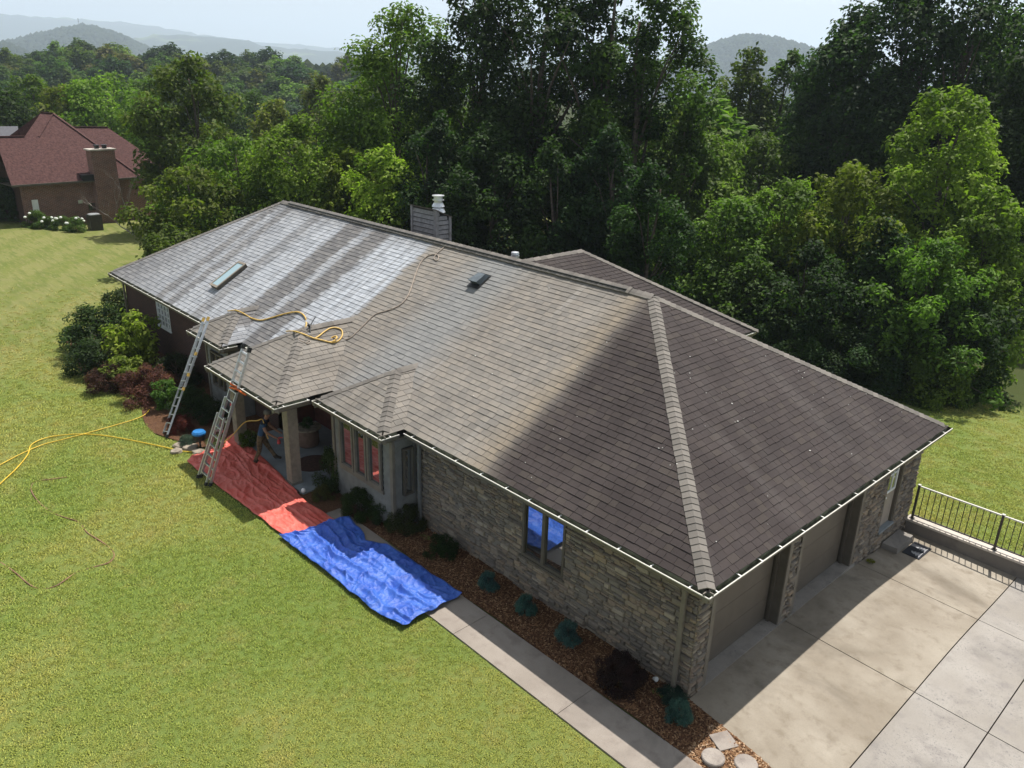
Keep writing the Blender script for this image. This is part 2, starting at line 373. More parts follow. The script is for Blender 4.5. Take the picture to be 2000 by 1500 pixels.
def hill_mat(name, a, b, field):
    t = NT(name); p = t.pos(); n = t.noise(p, .03, 6, .7); f = t.noise(t.scale(p, (1, 1, 2.5)), .0028, 3, .5)
    c = t.mix(t.mr(n, .35, .65), a, b); c = t.mix(t.mr(f, .6, .66, 0, .8), c, field)
    return t.done(t.bsdf(c, 1.0, t.bump(n, 1, 8), .0))
M['hill'] = hill_mat('wooded_hill', (.016, .024, .012), (.035, .048, .022), (.13, .16, .06))
M['canopy'] = None
t = NT('far_canopy'); p = t.pos(); n = t.noise(p, .35, 5, .75); oi = t.n('ObjectInfo'); tone = t.attr('tone')
c = t.mix(t.mr(n, .35, .65), (.012, .02, .01), (.035, .05, .022)); c = t.mix(1.0, c, t.mix(tone, (.7, .75, .7), (1.4, 1.25, 1.1)), 'MULTIPLY')
M['canopy'] = t.done(t.bsdf(c, 1.0, t.bump(n, 1, 1.5), .0))

# ------------------------------------------------------------------ ground
def sst(v, a, b):
    k = np.clip((v-a)/(b-a), 0, 1); return k*k*(3-2*k)
def zg(x, y):
    x = np.asarray(x, float); y = np.asarray(y, float)
    low = -.5-.075*np.clip(y-12, 0, 18)
    inside = ((x > -30.0) & (y > .5)) | ((x > -.6) & (y > .07))
    z = np.where(inside, low, np.where(y > 0, low*sst(y, 0, 13), 0.0))
    d = np.hypot(x+15, y)
    z = z-13*sst(d, 72, 140)+18*sst(d, 150, 300)-75*sst(d, 330, 1000)
    return z
def lines(a): return np.unique(np.round(np.concatenate(a), 3))
far = np.array([75, 85, 95, 110, 125, 140, 155, 175, 200, 225, 250, 275, 300, 340, 400, 480, 600, 800, 1100, 1600, 2400, 3600, 5200, 7500, 11000])
gx = lines([-15-far, -15+far, np.arange(-88, 60, 2.0), [-30.02, -30.0, -.62, -.6]])
gy = lines([-far, far, np.arange(-74, 74, 2.0), [.03, .07, .48, .5, 11.0, 11.5]])
GX, GY = np.meshgrid(gx, gy, indexing='ij'); GZ = zg(GX, GY)
m = MB(); m.grid(np.stack([GX, GY, GZ], -1)); ground = kind(m.build('ground', M['lawn'], smooth=False), 'structure')

# driveway slabs
def zd(x, y): return -.031*max(x, 0)-.26*float(sst(y, 5.5, 10.8))+.0
def yf(x): return .49-.169*(x+.42)
drive = bpy.data.objects.new('driveway', None); COL.objects.link(drive); kind(drive, 'structure'); drive['label'] = 'weathered tan concrete driveway in front of the garage'
xe = [-.42, 2.42, 3.77, 7.2, 12.0]; ye_ = [None, 4.11, 7.76, 10.98]
for i in range(4):
    for j in range(3):
        g = .011; x0, x1 = xe[i]+g, xe[i+1]-g
        nx, ny = 7, 7; mb = MB(); top = []
        tn = rnd.uniform(.25, .75)
        for a in range(nx):
            xx = x0+(x1-x0)*a/(nx-1); ya = yf(xx)+.0 if j == 0 else ye_[j]+g; yb = ye_[j+1]-g
            top.append([(xx, ya+(yb-ya)*b/(ny-1), zd(xx, ya+(yb-ya)*b/(ny-1))) for b in range(ny)])
        mb.grid(top, tone=tn)
        for k in range(nx-1):
            for e in (0, ny-1):
                p, q = top[k][e], top[k+1][e]; mb.poly([p, q, (q[0], q[1], q[2]-.14), (p[0], p[1], p[2]-.14)], tn)
        for k in range(ny-1):
            for e in (0, nx-1):
                p, q = top[e][k], top[e][k+1]; mb.poly([p, q, (q[0], q[1], q[2]-.14), (p[0], p[1], p[2]-.14)], tn)
        mb.build('slab', M['drive'] if i in (0, 3) else M['drive_grey'], drive)
mb = MB(); P = [[(x, y, zd(x, y)-.07) for y in np.linspace(yf(x)+.02, 10.97, 14)] for x in np.linspace(-.8, 11.95, 14)]
mb.grid(P); mb.build('joint_bed', M['mulch'], drive)

# front walkway slabs
walk = bpy.data.objects.new('walkway', None); COL.objects.link(walk); kind(walk, 'structure'); walk['label'] = 'narrow concrete walkway between lawn and mulch bed'
xs = -10.95
while xs < 3:
    L = 3.05; mb = MB(); mb.box(xs+.005, xs+L-.005, -1.73, -.735, -.1, .035, rnd.uniform(.3, .7)); mb.build('slab', M['walk'], walk); xs += L

# mulch bed: sheet plus chips
def bed_top(x, y): return .012+.035*math.sin(x*1.7)*math.sin(y*3+1)+.02
mb = MB(); P = []
for x in np.linspace(-12.3, 2.4, 70):
    yb = .6 if x < -.5 else yf(x)-.012
    ya = -.728 if x > -10.9 else -1.45
    P.append([(x, ya+(yb-ya)*k/9, bed_top(x, ya+(yb-ya)*k/9) if x < 2.39 else 0) for k in range(10)])
mb.grid(P); kind(mb.build('mulch_bed', M['mulch'], smooth=True), 'structure')
mb = MB(); P = []
for x in np.linspace(-30.6, -12.4, 60):
    ya = -2.35-.35*math.sin(x*.9)+(.0 if x < -19 else (x+19)*.12); yb = .6
    P.append([(x, ya+(yb-ya)*k/7, .03+.02*math.sin(x*3+k)) for k in range(8)])
mb.grid(P); kind(mb.build('shrub_bed', M['mulch'], smooth=True), 'structure')
mb = MB(); R2 = random.Random(3)
for k in range(15000):
    x = R2.uniform(-9.5, 2.0); y = R2.uniform(-.72, .5 if x < -.5 else yf(x)-.03); z = bed_top(x, y)+R2.uniform(.004, .022)
    a = R2.uniform(0, 6.28); l = R2.uniform(.012, .042); w = R2.uniform(.005, .013); dz = R2.uniform(-.3, .3)
    u = Vector((math.cos(a), math.sin(a), dz))*l; v = Vector((-math.sin(a), math.cos(a), R2.uniform(-.4, .4)))*w
    p = Vector((x, y, z)); mb.poly([p-u-v, p+u-v, p+u+v, p-u+v], R2.random()*.85 if x < .3 else min(1, .35+R2.random()*.65))  # chips towards the driveway end get lighter tones: sunlight painted into their colour
kind(tag(mb.build('bark_chips', M['chip']), 'loose brown bark chips covering the mulch bed', 'bark mulch'), 'stuff')

# ------------------------------------------------------------------ the house
H = 2.75; RY = 5.525; RZ = 3.30; SL = RZ/RY; LX = 30.45; WY = 11.3; XN = -5.827; XF = -24.84; SN = RZ/5.827
house = thing('house', (-15, 5.5, 0), 'long single-storey stone and brick house with a half-washed shingle hip roof', 'house')
roofm = MB()
def up(o, u, v, poly): return [tuple(np.array(o)+np.array(u)*a+np.array(v)*b) for a, b in poly]
cs, sn_ = 1/math.hypot(1, SL), SL/math.hypot(1, SL); cN, sN = 1/math.hypot(1, SN), SN/math.hypot(1, SN)
LV = math.hypot(RY, RZ); LVN = math.hypot(5.827, RZ)
bumps = [(-20.44, -17.81, -.72), (-16.67, -12.32, -1.72), (-12.24, -8.94, -.66)]
def roof_z(x, y):
    z = H+SL*y
    for x0, x1, ye in bumps:
        if x0 < x < x1 and y > ye-.02: z = max(z, H+min(SL*(y-ye), SL*(x-x0), SL*(x1-x)))
    if x > XN-.1: z = min(z, H-SN*x)
    return z
def roof_hit(px, py):
    d = ray(px, py); d = d/np.linalg.norm(d); tt = 8.0
    while tt < 60:
        p = CAM+d*tt
        if p[1] > -1.75 and p[0] < .05 and p[1] < 6 and p[2] < roof_z(p[0], p[1]) and p[2] > 2.6: return p
        tt += .02
    return CAM+d*25

faces = []      # (origin, u, v, polygon, material, tabs)
faces.append(((-LX, 0, H), (1, 0, 0), (0, cs, sn_), [(.12, .11), (LX-.12, .11), (LX+XN, LV), (LX+XF, LV)], M['shingle'], True))
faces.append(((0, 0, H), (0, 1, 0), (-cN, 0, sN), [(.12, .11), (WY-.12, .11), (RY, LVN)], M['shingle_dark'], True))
for bi, (x0, x1, ye) in enumerate(bumps):
    hw = (x1-x0)/2; lv = hw*math.hypot(1, SL)
    faces.append(((x0, ye, H), (1, 0, 0), (0, cs, sn_), [(.12, .11), (2*hw-.12, .11), (hw, lv)], M['shingle_bump'], True))
    faces.append(((x1, ye, H), (0, 1, 0), (-cs, 0, sn_), [(.12, .11), (-ye+.15, .11), (hw-ye+.05, lv), (hw, lv)], M['shingle'] if bi == 0 else M['shingle_bump'], True))
    faces.append(((x0, ye, H), (0, 1, 0), (cs, 0, sn_), [(.12, .11), (-ye, .11), (hw-ye, lv), (hw, lv)], M['shingle_bump'], False))
WC = (-7.99, 14.99); WD = 4.62; SW = .595; cw, sw = 1/math.hypot(1, SW), SW/math.hypot(1, SW); LW = WD*math.hypot(1, SW)
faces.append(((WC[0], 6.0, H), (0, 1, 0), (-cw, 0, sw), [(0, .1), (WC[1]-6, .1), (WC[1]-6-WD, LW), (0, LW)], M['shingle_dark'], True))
roof_under = MB()
def nrm(u, v): return np.cross(np.array(u, float), np.array(v, float))
for o, u, v, pl, mt, tb in faces:
    roof_under.poly([np.array(q)-nrm(u, v)/np.linalg.norm(nrm(u, v))*(.012 if nrm(u, v)[2] > 0 else -.012) for q in up(o, u, v, pl)])
AP = (XN, RY, H+RZ); FP = (XF, RY, H+RZ)
roof_under.poly([(0, WY, H), (-LX, WY, H), FP, AP]); roof_under.poly([(-LX, WY, H), (-LX, 0, H), FP])
wa = (WC[0]-WD, WC[1]-WD, H+SW*WD); wb = (WC[0]-WD, 6.0, H+SW*WD); wl = WC[0]-2*WD
roof_under.poly([WC+(H,), (wl, WC[1], H), wa]); roof_under.poly([(wl, WC[1], H), (wl, 6.0, H), wb, wa])
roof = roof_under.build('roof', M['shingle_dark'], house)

def clip(poly, n, c):
    out = []
    for i in range(len(poly)):
        a, b = poly[i], poly[(i+1) % len(poly)]; da = n[0]*a[0]+n[1]*a[1]-c; db = n[0]*b[0]+n[1]*b[1]-c
        if da >= 0: out.append(a)
        if da*db < 0: k = da/(da-db); out.append((a[0]+(b[0]-a[0])*k, a[1]+(b[1]-a[1])*k))
    return out
EXP = .162
tabs = []
Rs = random.Random(11)
for fi, (o, u, v, pl, mt, tb) in enumerate(faces):
    if not tb: continue
    o = np.array(o, float); u = np.array(u, float); v = np.array(v, float); n = nrm(u, v)
    us = [q[0] for q in pl]; vs = [q[1] for q in pl]; vmax = max(vs)
    k = 0
    while min(vs)+k*EXP < vmax:
        v0 = min(vs)+k*EXP; uu = min(us)-Rs.uniform(0, .3)
        while uu < max(us):
            w = Rs.choice((.17, .21, .24, .24, .28, .33)); drop = Rs.uniform(-.004, .009)
            q = [(uu+.003, v0-drop), (uu+w-.003, v0-drop), (uu+w-.003, v0+EXP+.012), (uu+.003, v0+EXP+.012)]
            for i in range(len(pl)):
                a, b = pl[i], pl[(i+1) % len(pl)]; nn = (-(b[1]-a[1]), b[0]-a[0]); l = math.hypot(*nn)
                if i == 0 and abs(a[1]-b[1]) < 1e-6: continue
                q = clip(q, (nn[0]/l, nn[1]/l), (nn[0]*a[0]+nn[1]*a[1])/l)
                if len(q) < 3: break
            if len(q) >= 3:
                th = .0125+Rs.uniform(-.004, .005); pts = []; low = []
                for a, b in q:
                    hh = .003+th*max(0, 1-(b-v0)/(EXP+.012)); g0 = o+u*a+v*b
                    pts.append(g0+n*hh); low.append(g0-n*.004)
                cen = sum(pts)/len(pts)
                skip = False
                if fi == 0:
                    for x0, x1, ye in bumps:
                        if cen[1] < min(cen[0]-x0, x1-cen[0])-.25: skip = True
                if not skip: tabs.append((np.linalg.norm(cen-CAM), fi, pts, low, Rs.random()))
            uu += w
        k += 1
def tab_to(mb, T):
    d_, fi, pts, low, tn = T; mb.poly(pts, tn)
    for i in range(len(pts)):
        j = (i+1) % len(pts); mb.poly([low[i], low[j], pts[j], pts[i]], tn)
tabs.sort(key=lambda T: T[0])
rest = {}
for i, T in enumerate(tabs):
    if i < 300: mb = MB(); tab_to(mb, T); mb.build('shingle', faces[T[1]][4], roof)
    else: tab_to(rest.setdefault(T[1], MB()), T)
for fi, mb in rest.items(): kind(mb.build('shingles', faces[fi][4], roof), 'stuff')

def caps(p, q, n1, n2, name, step=.155, wid=.155, lift=.0, mat=None):
    p = np.array(p, float); q = np.array(q, float); d = (q-p); L = np.linalg.norm(d); d /= L
    n1 = np.array(n1, float)/np.linalg.norm(n1); n2 = np.array(n2, float)/np.linalg.norm(n2)
    s1 = np.cross(d, n1); s2 = np.cross(d, n2); nm = (n1+n2)/np.linalg.norm(n1+n2)
    if s1@s2 > 0: s2 = -s2
    # s1 must lie down its own plane
    if s1[2] > 0: s1 = -s1
    if s2[2] > 0: s2 = -s2
    k = 0
    while k*step < L-.02:
        a0, a1 = k*step, min(L, (k+1)*step+.02); tn = rnd.random(); mb = MB(); w = wid+rnd.uniform(-.006, .006)
        rows = []
        for a, h in ((a0, .036), (a1, .020)):
            c = p+d*a; h += lift
            rows.append([c+s1*w+n1*h*.8, c+s1*w*.45+n1*h, c+nm*(h+.004), c+s2*w*.45+n2*h, c+s2*w+n2*h*.8])
        base = [c-nm*.03 for c in rows[0]]
        mb.grid([base, rows[0], rows[1]], tone=tn)
        mb.poly([rows[0][0], rows[0][0]-n1*.04, rows[1][0]-n1*.04, rows[1][0]], tn); mb.poly([rows[0][4], rows[1][4], rows[1][4]-n2*.04, rows[0][4]-n2*.04], tn)
        mb.build(name, mat or M['cap'], roof); k += 1
NFR, NNE, NRE, NFA = (0, -sn_, cs), (sN, 0, cN), (0, SL*.96, 1), (-SN, 0, 1)
caps((-.14, .14*RY/5.827, H+.14*SL), AP, NFR, NNE, 'hip_cap'); caps((-.2, WY-.2, H+.2*SN), AP, NNE, NRE, 'hip_cap')
caps((-LX+.2, .2, H+.2*SL), FP, NFR, NFA, 'hip_cap', .16)
for bi, (x0, x1, ye) in enumerate(bumps):
    hw = (x1-x0)/2; ap = ((x0+x1)/2, ye+hw, H+SL*hw)
    caps((x1-.2, ye+.2, H+.2*SL), ap, (0, -sn_, cs), (sn_, 0, cs), 'hip_cap', .17, .15); caps((x0+.2, ye+.2, H+.2*SL), ap, (0, -sn_, cs), (-sn_, 0, cs), 'hip_cap', .21, .12)
    caps(((x0+x1)/2, hw+.25, H+SL*hw), ap, (sn_, 0, cs), (-sn_, 0, cs), 'hip_cap', .2, .15, .015)
caps(WC+(H+.05,), wa, (sw, 0, cw), (0, sw, cw), 'hip_cap', .24, .14); caps(wa, wb, (sw, 0, cw), (-sw, 0, cw), 'hip_cap', .3, .14)
mb = MB(); mb.beam((XN-.75, RY, H+RZ+.012), (XF+.7, RY, H+RZ+.012), .30, .05); mb.build('ridge_vent', M['black'], roof)
caps((XF+.6, RY, H+RZ), (XN-.65, RY, H+RZ), NFR, NRE, 'ridge_cap', .19, .185, .055); caps((XN-.66, RY, H+RZ), (XN+.05, RY, H+RZ), NFR, NRE, 'ridge_cap', .2, .17, .02)
caps((XF, RY, H+RZ), (XF+.62, RY, H+RZ), NFR, NRE, 'ridge_cap', .2, .17, .02)

# soffit, fascia, gutters
mb = MB(); mb.box(-LX+.125, -.125, .125, WY-.125, 2.56, 2.60)
for x0, x1, ye in bumps: mb.box(x0+.125, x1-.125, ye+.125, .124, 2.561, 2.601)
mb.box(wl+.1, WC[0]-.1, WY-.12, WC[1]-.1, 2.562, 2.602)
mb.build('soffit', M['soffit'], house)
def eave(p, q, out, hangers=True, ext=0.0):
    p = Vector(p); q = Vector(q); out = Vector(out); d = (q-p).normalized(); Z = Vector((0, 0, 1))
    P = lambda a, o, z: p+d*a-out*(.12-o)+Z*(z) if False else (p+d*a+out*(o-.12)+Z*z)
    L = (q-p).length
    mb = MB(); mb.hexa([P(0, -.02, -.17), P(L, -.02, -.17), P(L, 0, -.17), P(0, 0, -.17), P(0, -.02, .05), P(L, -.02, .05), P(L, 0, .05), P(0, 0, .05)])
    mb.build('fascia', M['trim'], house)
    mb = MB()
    prof = [(.004, .02), (.004, -.11), (.075, -.115), (.105, -.05), (.12, -.012)]
    for (o0, z0), (o1, z1) in zip(prof, prof[1:]): mb.poly([P(0, o0, z0), P(L, o0, z0), P(L, o1, z1), P(0, o1, z1)])
    for a in (0, L): mb.poly([P(a, o, z) for o, z in prof])
    g = mb.build('gutter', M['trim'], house)
    mb = MB(); mb.hexa([P(0, .104, -.012), P(L, .104, -.012), P(L, .124, -.012), P(0, .124, -.012), P(0, .104, .008), P(L, .104, .008), P(L, .124, .008), P(0, .124, .008)]); mb.build('gutter_lip', M['gutter'], g)
    mb = MB(); mb.poly([P(0.003, .006, -.075), P(L-.003, .006, -.075), P(L-.003, .098, -.07), P(.003, .098, -.07)]); mb.poly([P(.003, .0055, -.07), P(L-.003, .0055, -.07), P(L-.003, .0055, .03), P(.003, .0055, .03)]); mb.build('gutter_trough', M['trough'], g)
    if hangers:
        a = .3
        while a < L:
            mb = MB(); mb.beam(P(a, .0, .012), P(a, .112, .004), .028, .008); mb.build('gutter_hanger', M['hanger'], g); a += rnd.uniform(.68, .92)
b1, b2, b3 = bumps
for p, q, out in (((b3[1], 0, H), (0, 0, H), (0, -1, 0)), ((0, 0, H), (0, WY, H), (1, 0, 0)), ((-LX, 0, H), (b1[0], 0, H), (0, -1, 0)), ((b1[1], 0, H), (b2[0], 0, H), (0, -1, 0)),
                  ((-LX, 0, H), (-LX, WY, H), (-1, 0, 0)), ((WC[0], 11.4, H), (WC[0], WC[1], H), (1, 0, 0))): eave(p, q, out)
for x0, x1, ye in bumps:
    eave((x0, ye, H), (x1, ye, H), (0, -1, 0)); eave((x1, ye, H), (x1, -.12 if x1 != b2[1] else -.66, H), (1, 0, 0))
    eave((x0, ye, H), (x0, -.12, H), (-1, 0, 0), False)

# walls -----------------------------------------------------------
WF = .49; WX = -.44
def stones(rects_fn, u0, u1, z0, z1, openings, place, wall, store):
    R = random.Random(int(u0*100)+5); z = z0
    while z < z1-.02:
        hrow = min(R.uniform(.075, .13), z1-z); u = u0-R.uniform(0, .2)
        while u < u1:
            w = R.uniform(.10, .34); parts = [(0, hrow)] if (R.random() < .28) else ([(0, hrow*R.uniform(.4, .6))] if True else 0)
            if len(parts) == 1 and parts[0][1] < hrow: parts.append((parts[0][1], hrow))
            for k, (a, b) in enumerate(parts):
                segs = [(u, u+w)] if (k == 0 or w < .22 or R.random() < .5) else [(u, u+w*.5), (u+w*.5, u+w)]
                for s0, s1 in segs:
                    s0 = max(s0, u0); s1 = min(s1, u1); zz0, zz1 = z+a, z+b
                    if s1-s0 < .035: continue
                    ok = True
                    for (ou0, ou1, oz0, oz1) in openings:
                        if zz1 > oz0+.01 and zz0 < oz1-.01 and s1 > ou0 and s0 < ou1:
                            if s0 < ou0 and ou0-s0 > .04: s1 = ou0
                            elif s1 > ou1 and s1-ou1 > .04: s0 = ou1
                            else: ok = False
                    if not ok or s1-s0 < .035: continue
                    g = .006; dep = R.uniform(.01, .075); c = min(.014, (zz1-zz0)*.25); j = lambda: R.uniform(-.006, .006)
                    B = [(s0+g, zz0+g), (s1-g, zz0+g), (s1-g, zz1-g), (s0+g, zz1-g)]
                    F = [(s0+g+c+j(), zz0+g+c+j()), (s1-g-c+j(), zz0+g+c+j()), (s1-g-c+j(), zz1-g-c+j()), (s0+g+c+j(), zz1-g-c+j())]
                    pts = [place(a_, b_, 0) for a_, b_ in B]+[place(a_, b_, dep*.6) for a_, b_ in B]+[place(a_, b_, dep+j()*.6) for a_, b_ in F]
                    store.append((pts, R.random(), wall, (s1-s0)*(zz1-zz0)))
            u += w
        z += hrow
store = []
win = (-5.12, -3.82, .94, 2.32)
mb = MB()
for x0, x1, z0, z1 in ((-9.07, win[0], -.3, 2.56), (win[1], WX-.04, -.3, 2.56), (win[0], win[1], -.3, win[2]), (win[0], win[1], win[3], 2.56)): mb.box(x0, x1, WF+.03, WF+.25, z0, z1)
swall = mb.build('stone_wall', M['mortar'], house)
stones(None, -9.07, WX-.035, -.08, 2.56, [win], lambda u, z, d: (u, WF+.03-d, z), swall, store)
D1, D2, ED = (.99, 3.88), (4.39, 7.34), (8.78, 9.62)
mb = MB()
for a, b in ((WF+.03, D1[0]), (D1[1], D2[0]), (D2[1], ED[0]), (ED[1], 10.8)): mb.box(WX-.36, WX-.03, a, b, -.45, 2.56)
for a, b in (D1, D2, ED): mb.box(WX-.36, WX-.03, a, b, 2.42, 2.56)
mb.box(WX-.36, WX-.03, ED[0], ED[1], -.45, .33)
gwall = mb.build('garage_wall', M['mortar'], house)
for a, b in ((WF-.005, D1[0]-.07), (D1[1]+.07, D2[0]-.07), (D2[1]+.07, ED[0]-.05), (ED[1]+.05, 10.8)):
    stones(None, a, b, -.34, 2.56, [], lambda u, z, d: (WX-.03+d, u, z), gwall, store)
stones(None, ED[0]-.04, ED[1]+.04, -.34, .3, [], lambda u, z, d: (WX-.03+d, u, z), gwall, store)
def stone_to(mb, pts, tn):
    i = len(mb.v); mb.v += [tuple(map(float, p)) for p in pts]
    fs = [(8, 9, 10, 11)]+[(a+k, a+(k+1) % 4, a+4+(k+1) % 4, a+4+k) for a in (0, 4) for k in range(4)]
    for f in fs: mb.f.append(tuple(i+k for k in f)); mb.t.append(tn); mb.m.append(0)
store.sort(key=lambda s: -s[3]/np.linalg.norm(np.array(s[0][8])-CAM)**2)
srest = {}
for i, (pts, tn, wall, ar) in enumerate(store):
    if i < 300: mb = MB(); stone_to(mb, pts, tn); mb.build('stone', M['stone'], wall)
    else: stone_to(srest.setdefault(wall.name, (MB(), wall))[0], pts, tn)
for mb, wall in srest.values(): kind(mb.build('stones', M['stone'], wall), 'stuff')

# garage doors
for a, b in (D1, D2):
    o = MB(); o.box(WX-.36, WX-.335, a+.02, b-.02, -.2, 2.42); gd = o.build('garage_door', M['trim_dark'], house)
    for k in range(4):
        z0 = .03+k*.597; boxpart('door_panel', M['door'], gd, WX-.334, WX-.30, a+.1, b-.1, z0, z0+.59)
    for s, y in ((1, a), (-1, b)):
        boxpart('jamb', M['trim_dark'], gd, WX-.33, WX-.012, min(y, y+s*.07), max(y, y+s*.07), -.22, 2.42)
        boxpart('jamb_stop', M['trim_dark'], gd, WX-.25, WX-.19, min(y+s*.071, y+s*.115), max(y+s*.071, y+s*.115), -.22, 2.42)
        boxpart('trim_board', M['trim'], gd, WX-.011, WX+.012, min(y+s*.065, y-s*.065), max(y+s*.065, y-s*.065), -.2, 2.42)
mb = MB(); mb.box(WX-.9, WX+.03, D1[0]-.2, D2[1]+.2, -.3, .012); mb.build('garage_apron', M['drive_grey'], house)
# entry door
boxpart_ = boxpart
mb = MB(); mb.box(WX-.12, WX-.08, ED[0]+.05, ED[1]-.05, .40, 2.40); ed = mb.build('entry_door', M['entry'], house)
wy0, wy1, wz0, wz1 = ED[0]+.18, ED[1]-.18, 1.45, 2.2
for a, b, c, d in ((wy0, wy1, wz0-.05, wz0), (wy0, wy1, wz1, wz1+.05), (wy0-.05, wy0, wz0-.05, wz1+.05), (wy1, wy1+.05, wz0-.05, wz1+.05), ((wy0+wy1)/2-.014, (wy0+wy1)/2+.014, wz0, wz1), (wy0, wy1, (wz0+wz1)/2-.014+.1, (wz0+wz1)/2+.014+.1)):
    boxpart('door_window_frame', M['white'], ed, WX-.079, WX-.05, a, b, c, d)
boxpart('door_glass', M['glass'], ed, WX-.0795, WX-.070, wy0, wy1, wz0, wz1)
boxpart('threshold', M['porchfloor'], ed, WX-.25, WX+.05, ED[0]-.02, ED[1]+.02, .335, .395)
mb = MB(); mb.lathe((WX-.04, ED[0]+.14, 1.32), [(.0, -.03), (.03, -.02), (.03, .02), (.0, .03)], 10); mb.build('door_knob', M['galv'], ed)
for s, y in ((1, ED[0]), (-1, ED[1])): boxpart('door_jamb', M['trim_dark'], ed, WX-.12, WX-.012, min(y, y+s*.045), max(y, y+s*.045), .396, 2.4); boxpart('door_trim', M['trim'], ed, WX-.011, WX+.012, min(y, y-s*.055), max(y, y-s*.055), .3, 2.42)

def window(parent, axis, plane, u0, u1, z0, z1, frame, nu, nz, bar, fw=.05, out=-1, sill=True, glass='glass'):
    """window in a wall; axis x: runs along x on plane y=plane; axis y: along y on plane x=plane"""
    def B(name, mat, a, b, c, d, n0, n1, par):
        lo, hi = plane+out*n1, plane+out*n0
        if lo > hi: lo, hi = hi, lo
        return boxpart(name, mat, par, *((a, b, lo, hi, c, d) if axis == 'x' else (lo, hi, a, b, c, d)))
    w = B('window', M['black'], u0, u1, z0, z1, -.10, -.07, parent)
    B('pane_backing', M['black'], u0+.01, u1-.01, z0+.01, z1-.01, -.069, -.06, w)
    du = (u1-u0-fw)/nu; dz = (z1-z0-fw)/nz
    for i in range(nu):
        for j in range(nz):
            B('pane', M[glass], u0+fw/2+i*du+bar/2, u0+fw/2+(i+1)*du-bar/2, z0+fw/2+j*dz+bar/2, z0+fw/2+(j+1)*dz-bar/2, -.058, -.05, w)
    for i in range(nu+1):
        cu = u0+fw/2+i*du; hw = fw/2 if i in (0, nu) else bar/2; B('mullion' if 0 < i < nu else 'frame', frame, cu-hw, cu+hw, z0, z1, -.05, .015 if i in (0, nu) else .006, w)
    for j in range(nz+1):
        cz = z0+fw/2+j*dz; hw = fw/2 if j in (0, nz) else bar/2; B('rail', frame, u0+fw, u1-fw, cz-hw, cz+hw, -.05, .0135 if j in (0, nz) else .004, w)
    if sill: B('sill', frame, u0-.04, u1+.04, z0-.05, z0-.001, -.05, .05, w)
    return w
window(house, 'x', WF+.0, win[0], win[1], win[2], win[3], M['trim_dark'], 2, 1, .09, .06)

# brick, siding, porch, bay
mb = MB(); fw_ = (-26.5, -25.2, 1.3, 2.3)
for x0, x1, z0, z1 in ((-30.0, fw_[0], -.3, 2.56), (fw_[1], -20.0, -.3, 2.56), (fw_[0], fw_[1], -.3, fw_[2]), (fw_[0], fw_[1], fw_[3], 2.56)): mb.box(x0, x1, WF, WF+.22, z0, z1)
mb.box(-30.0, -29.78, WF+.22, 10.8, -.8, 2.56); mb.box(-30.0, -.84, 10.6, 10.8, -1.2, 2.56); mb.box(-18.25, -16.4, WF, WF+.22, -.3, 2.56)
mb.box(wl+.5, WC[0]-.5, 10.81, WC[1]-.5, -1.6, 2.56)
mb.build('brick_wall', M['brick_dark'], house)
window(house, 'x', WF, *fw_, M['white'], 4, 4, .025, .05)
def siding(par, axis, plane, u0, u1, z0, z1, out, hb=.155, name='siding_board', mat='siding', holes=()):
    z = z0
    while z < z1-.01:
        ze = min(z+hb, z1); segs = [(u0, u1)]
        for (a, b, c, d) in holes:
            if ze > c+.01 and z < d-.01: segs = [s for q in segs for s in ((q[0], min(q[1], a)), (max(q[0], b), q[1])) if s[1]-s[0] > .02]
        for a, b in segs:
            mb = MB()
            if axis == 'x': A = lambda u, o, zz: (u, plane+out*o, zz)
            else: A = lambda u, o, zz: (plane+out*o, u, zz)
            mb.hexa([A(a, 0, z), A(b, 0, z), A(b, .034, z), A(a, .034, z), A(a, 0, ze-.008), A(b, 0, ze-.008), A(b, .008, ze-.008), A(a, .008, ze-.008)]); mb.build(name, M[mat], par)
        z = ze
# small west bay
mb = MB(); mb.box(-19.98, -18.27, -.25, WF-.002, -.3, 2.56); wb_ = mb.build('west_bay_wall', M['siding'], house)
siding(wb_, 'x', -.25, -19.9, -18.35, -.05, 2.55, -1, holes=[(-19.6, -18.65, .95, 2.2)]); siding(wb_, 'y', -18.27, -.18, WF-.05, -.05, 2.55, 1)
for x in (-19.98, -18.27): boxpart('corner_board', M['trim'], wb_, x-.05, x+.05, -.30, -.22, -.1, 2.55)
window(house, 'x', -.33, -19.58, -18.67, .97, 2.2, M['trim_dark'], 2, 1, .07, .06, sill=False)
# east bay with three windows
BX0, BX1, BY = -11.82, -9.07, -.25
mb = MB(); mb.box(BX0, BX1, BY, WF-.002, -.3, 2.56); eb = mb.build('bay_wall', M['siding'], house)
siding(eb, 'x', BY, BX0+.09, BX1-.09, -.02, .99, -1, .17); siding(eb, 'x', BY, BX0+.09, BX0+.35, .99, 2.55, -1, .17); siding(eb, 'x', BY, BX1-.40, BX1-.09, .99, 2.55, -1, .17)
siding(eb, 'y', BX1, BY+.06, WF-.05, -.02, 2.55, 1, .17, holes=[(-.0, .36, .93, 2.3)])
for x in (BX0, BX1): boxpart('corner_board', M['trim'], eb, x-.075, x+.04, BY-.045, BY+.04, -.1, 2.55)
for x0, x1 in ((-11.46, -10.80), (-10.75, -10.17), (-10.12, -9.50)): window(house, 'x', BY-.08, x0, x1, 1.04, 2.45, M['trim'], 1, 1, .05, .07, sill=False)
boxpart('window_board', M['trim'], eb, -11.5, -9.44, BY-.075, BY-.029, .93, 1.03)
window(house, 'y', BX1+.085, .02, .34, .95, 2.28, M['trim_dark'], 1, 1, .04, .05, out=1, sill=False)
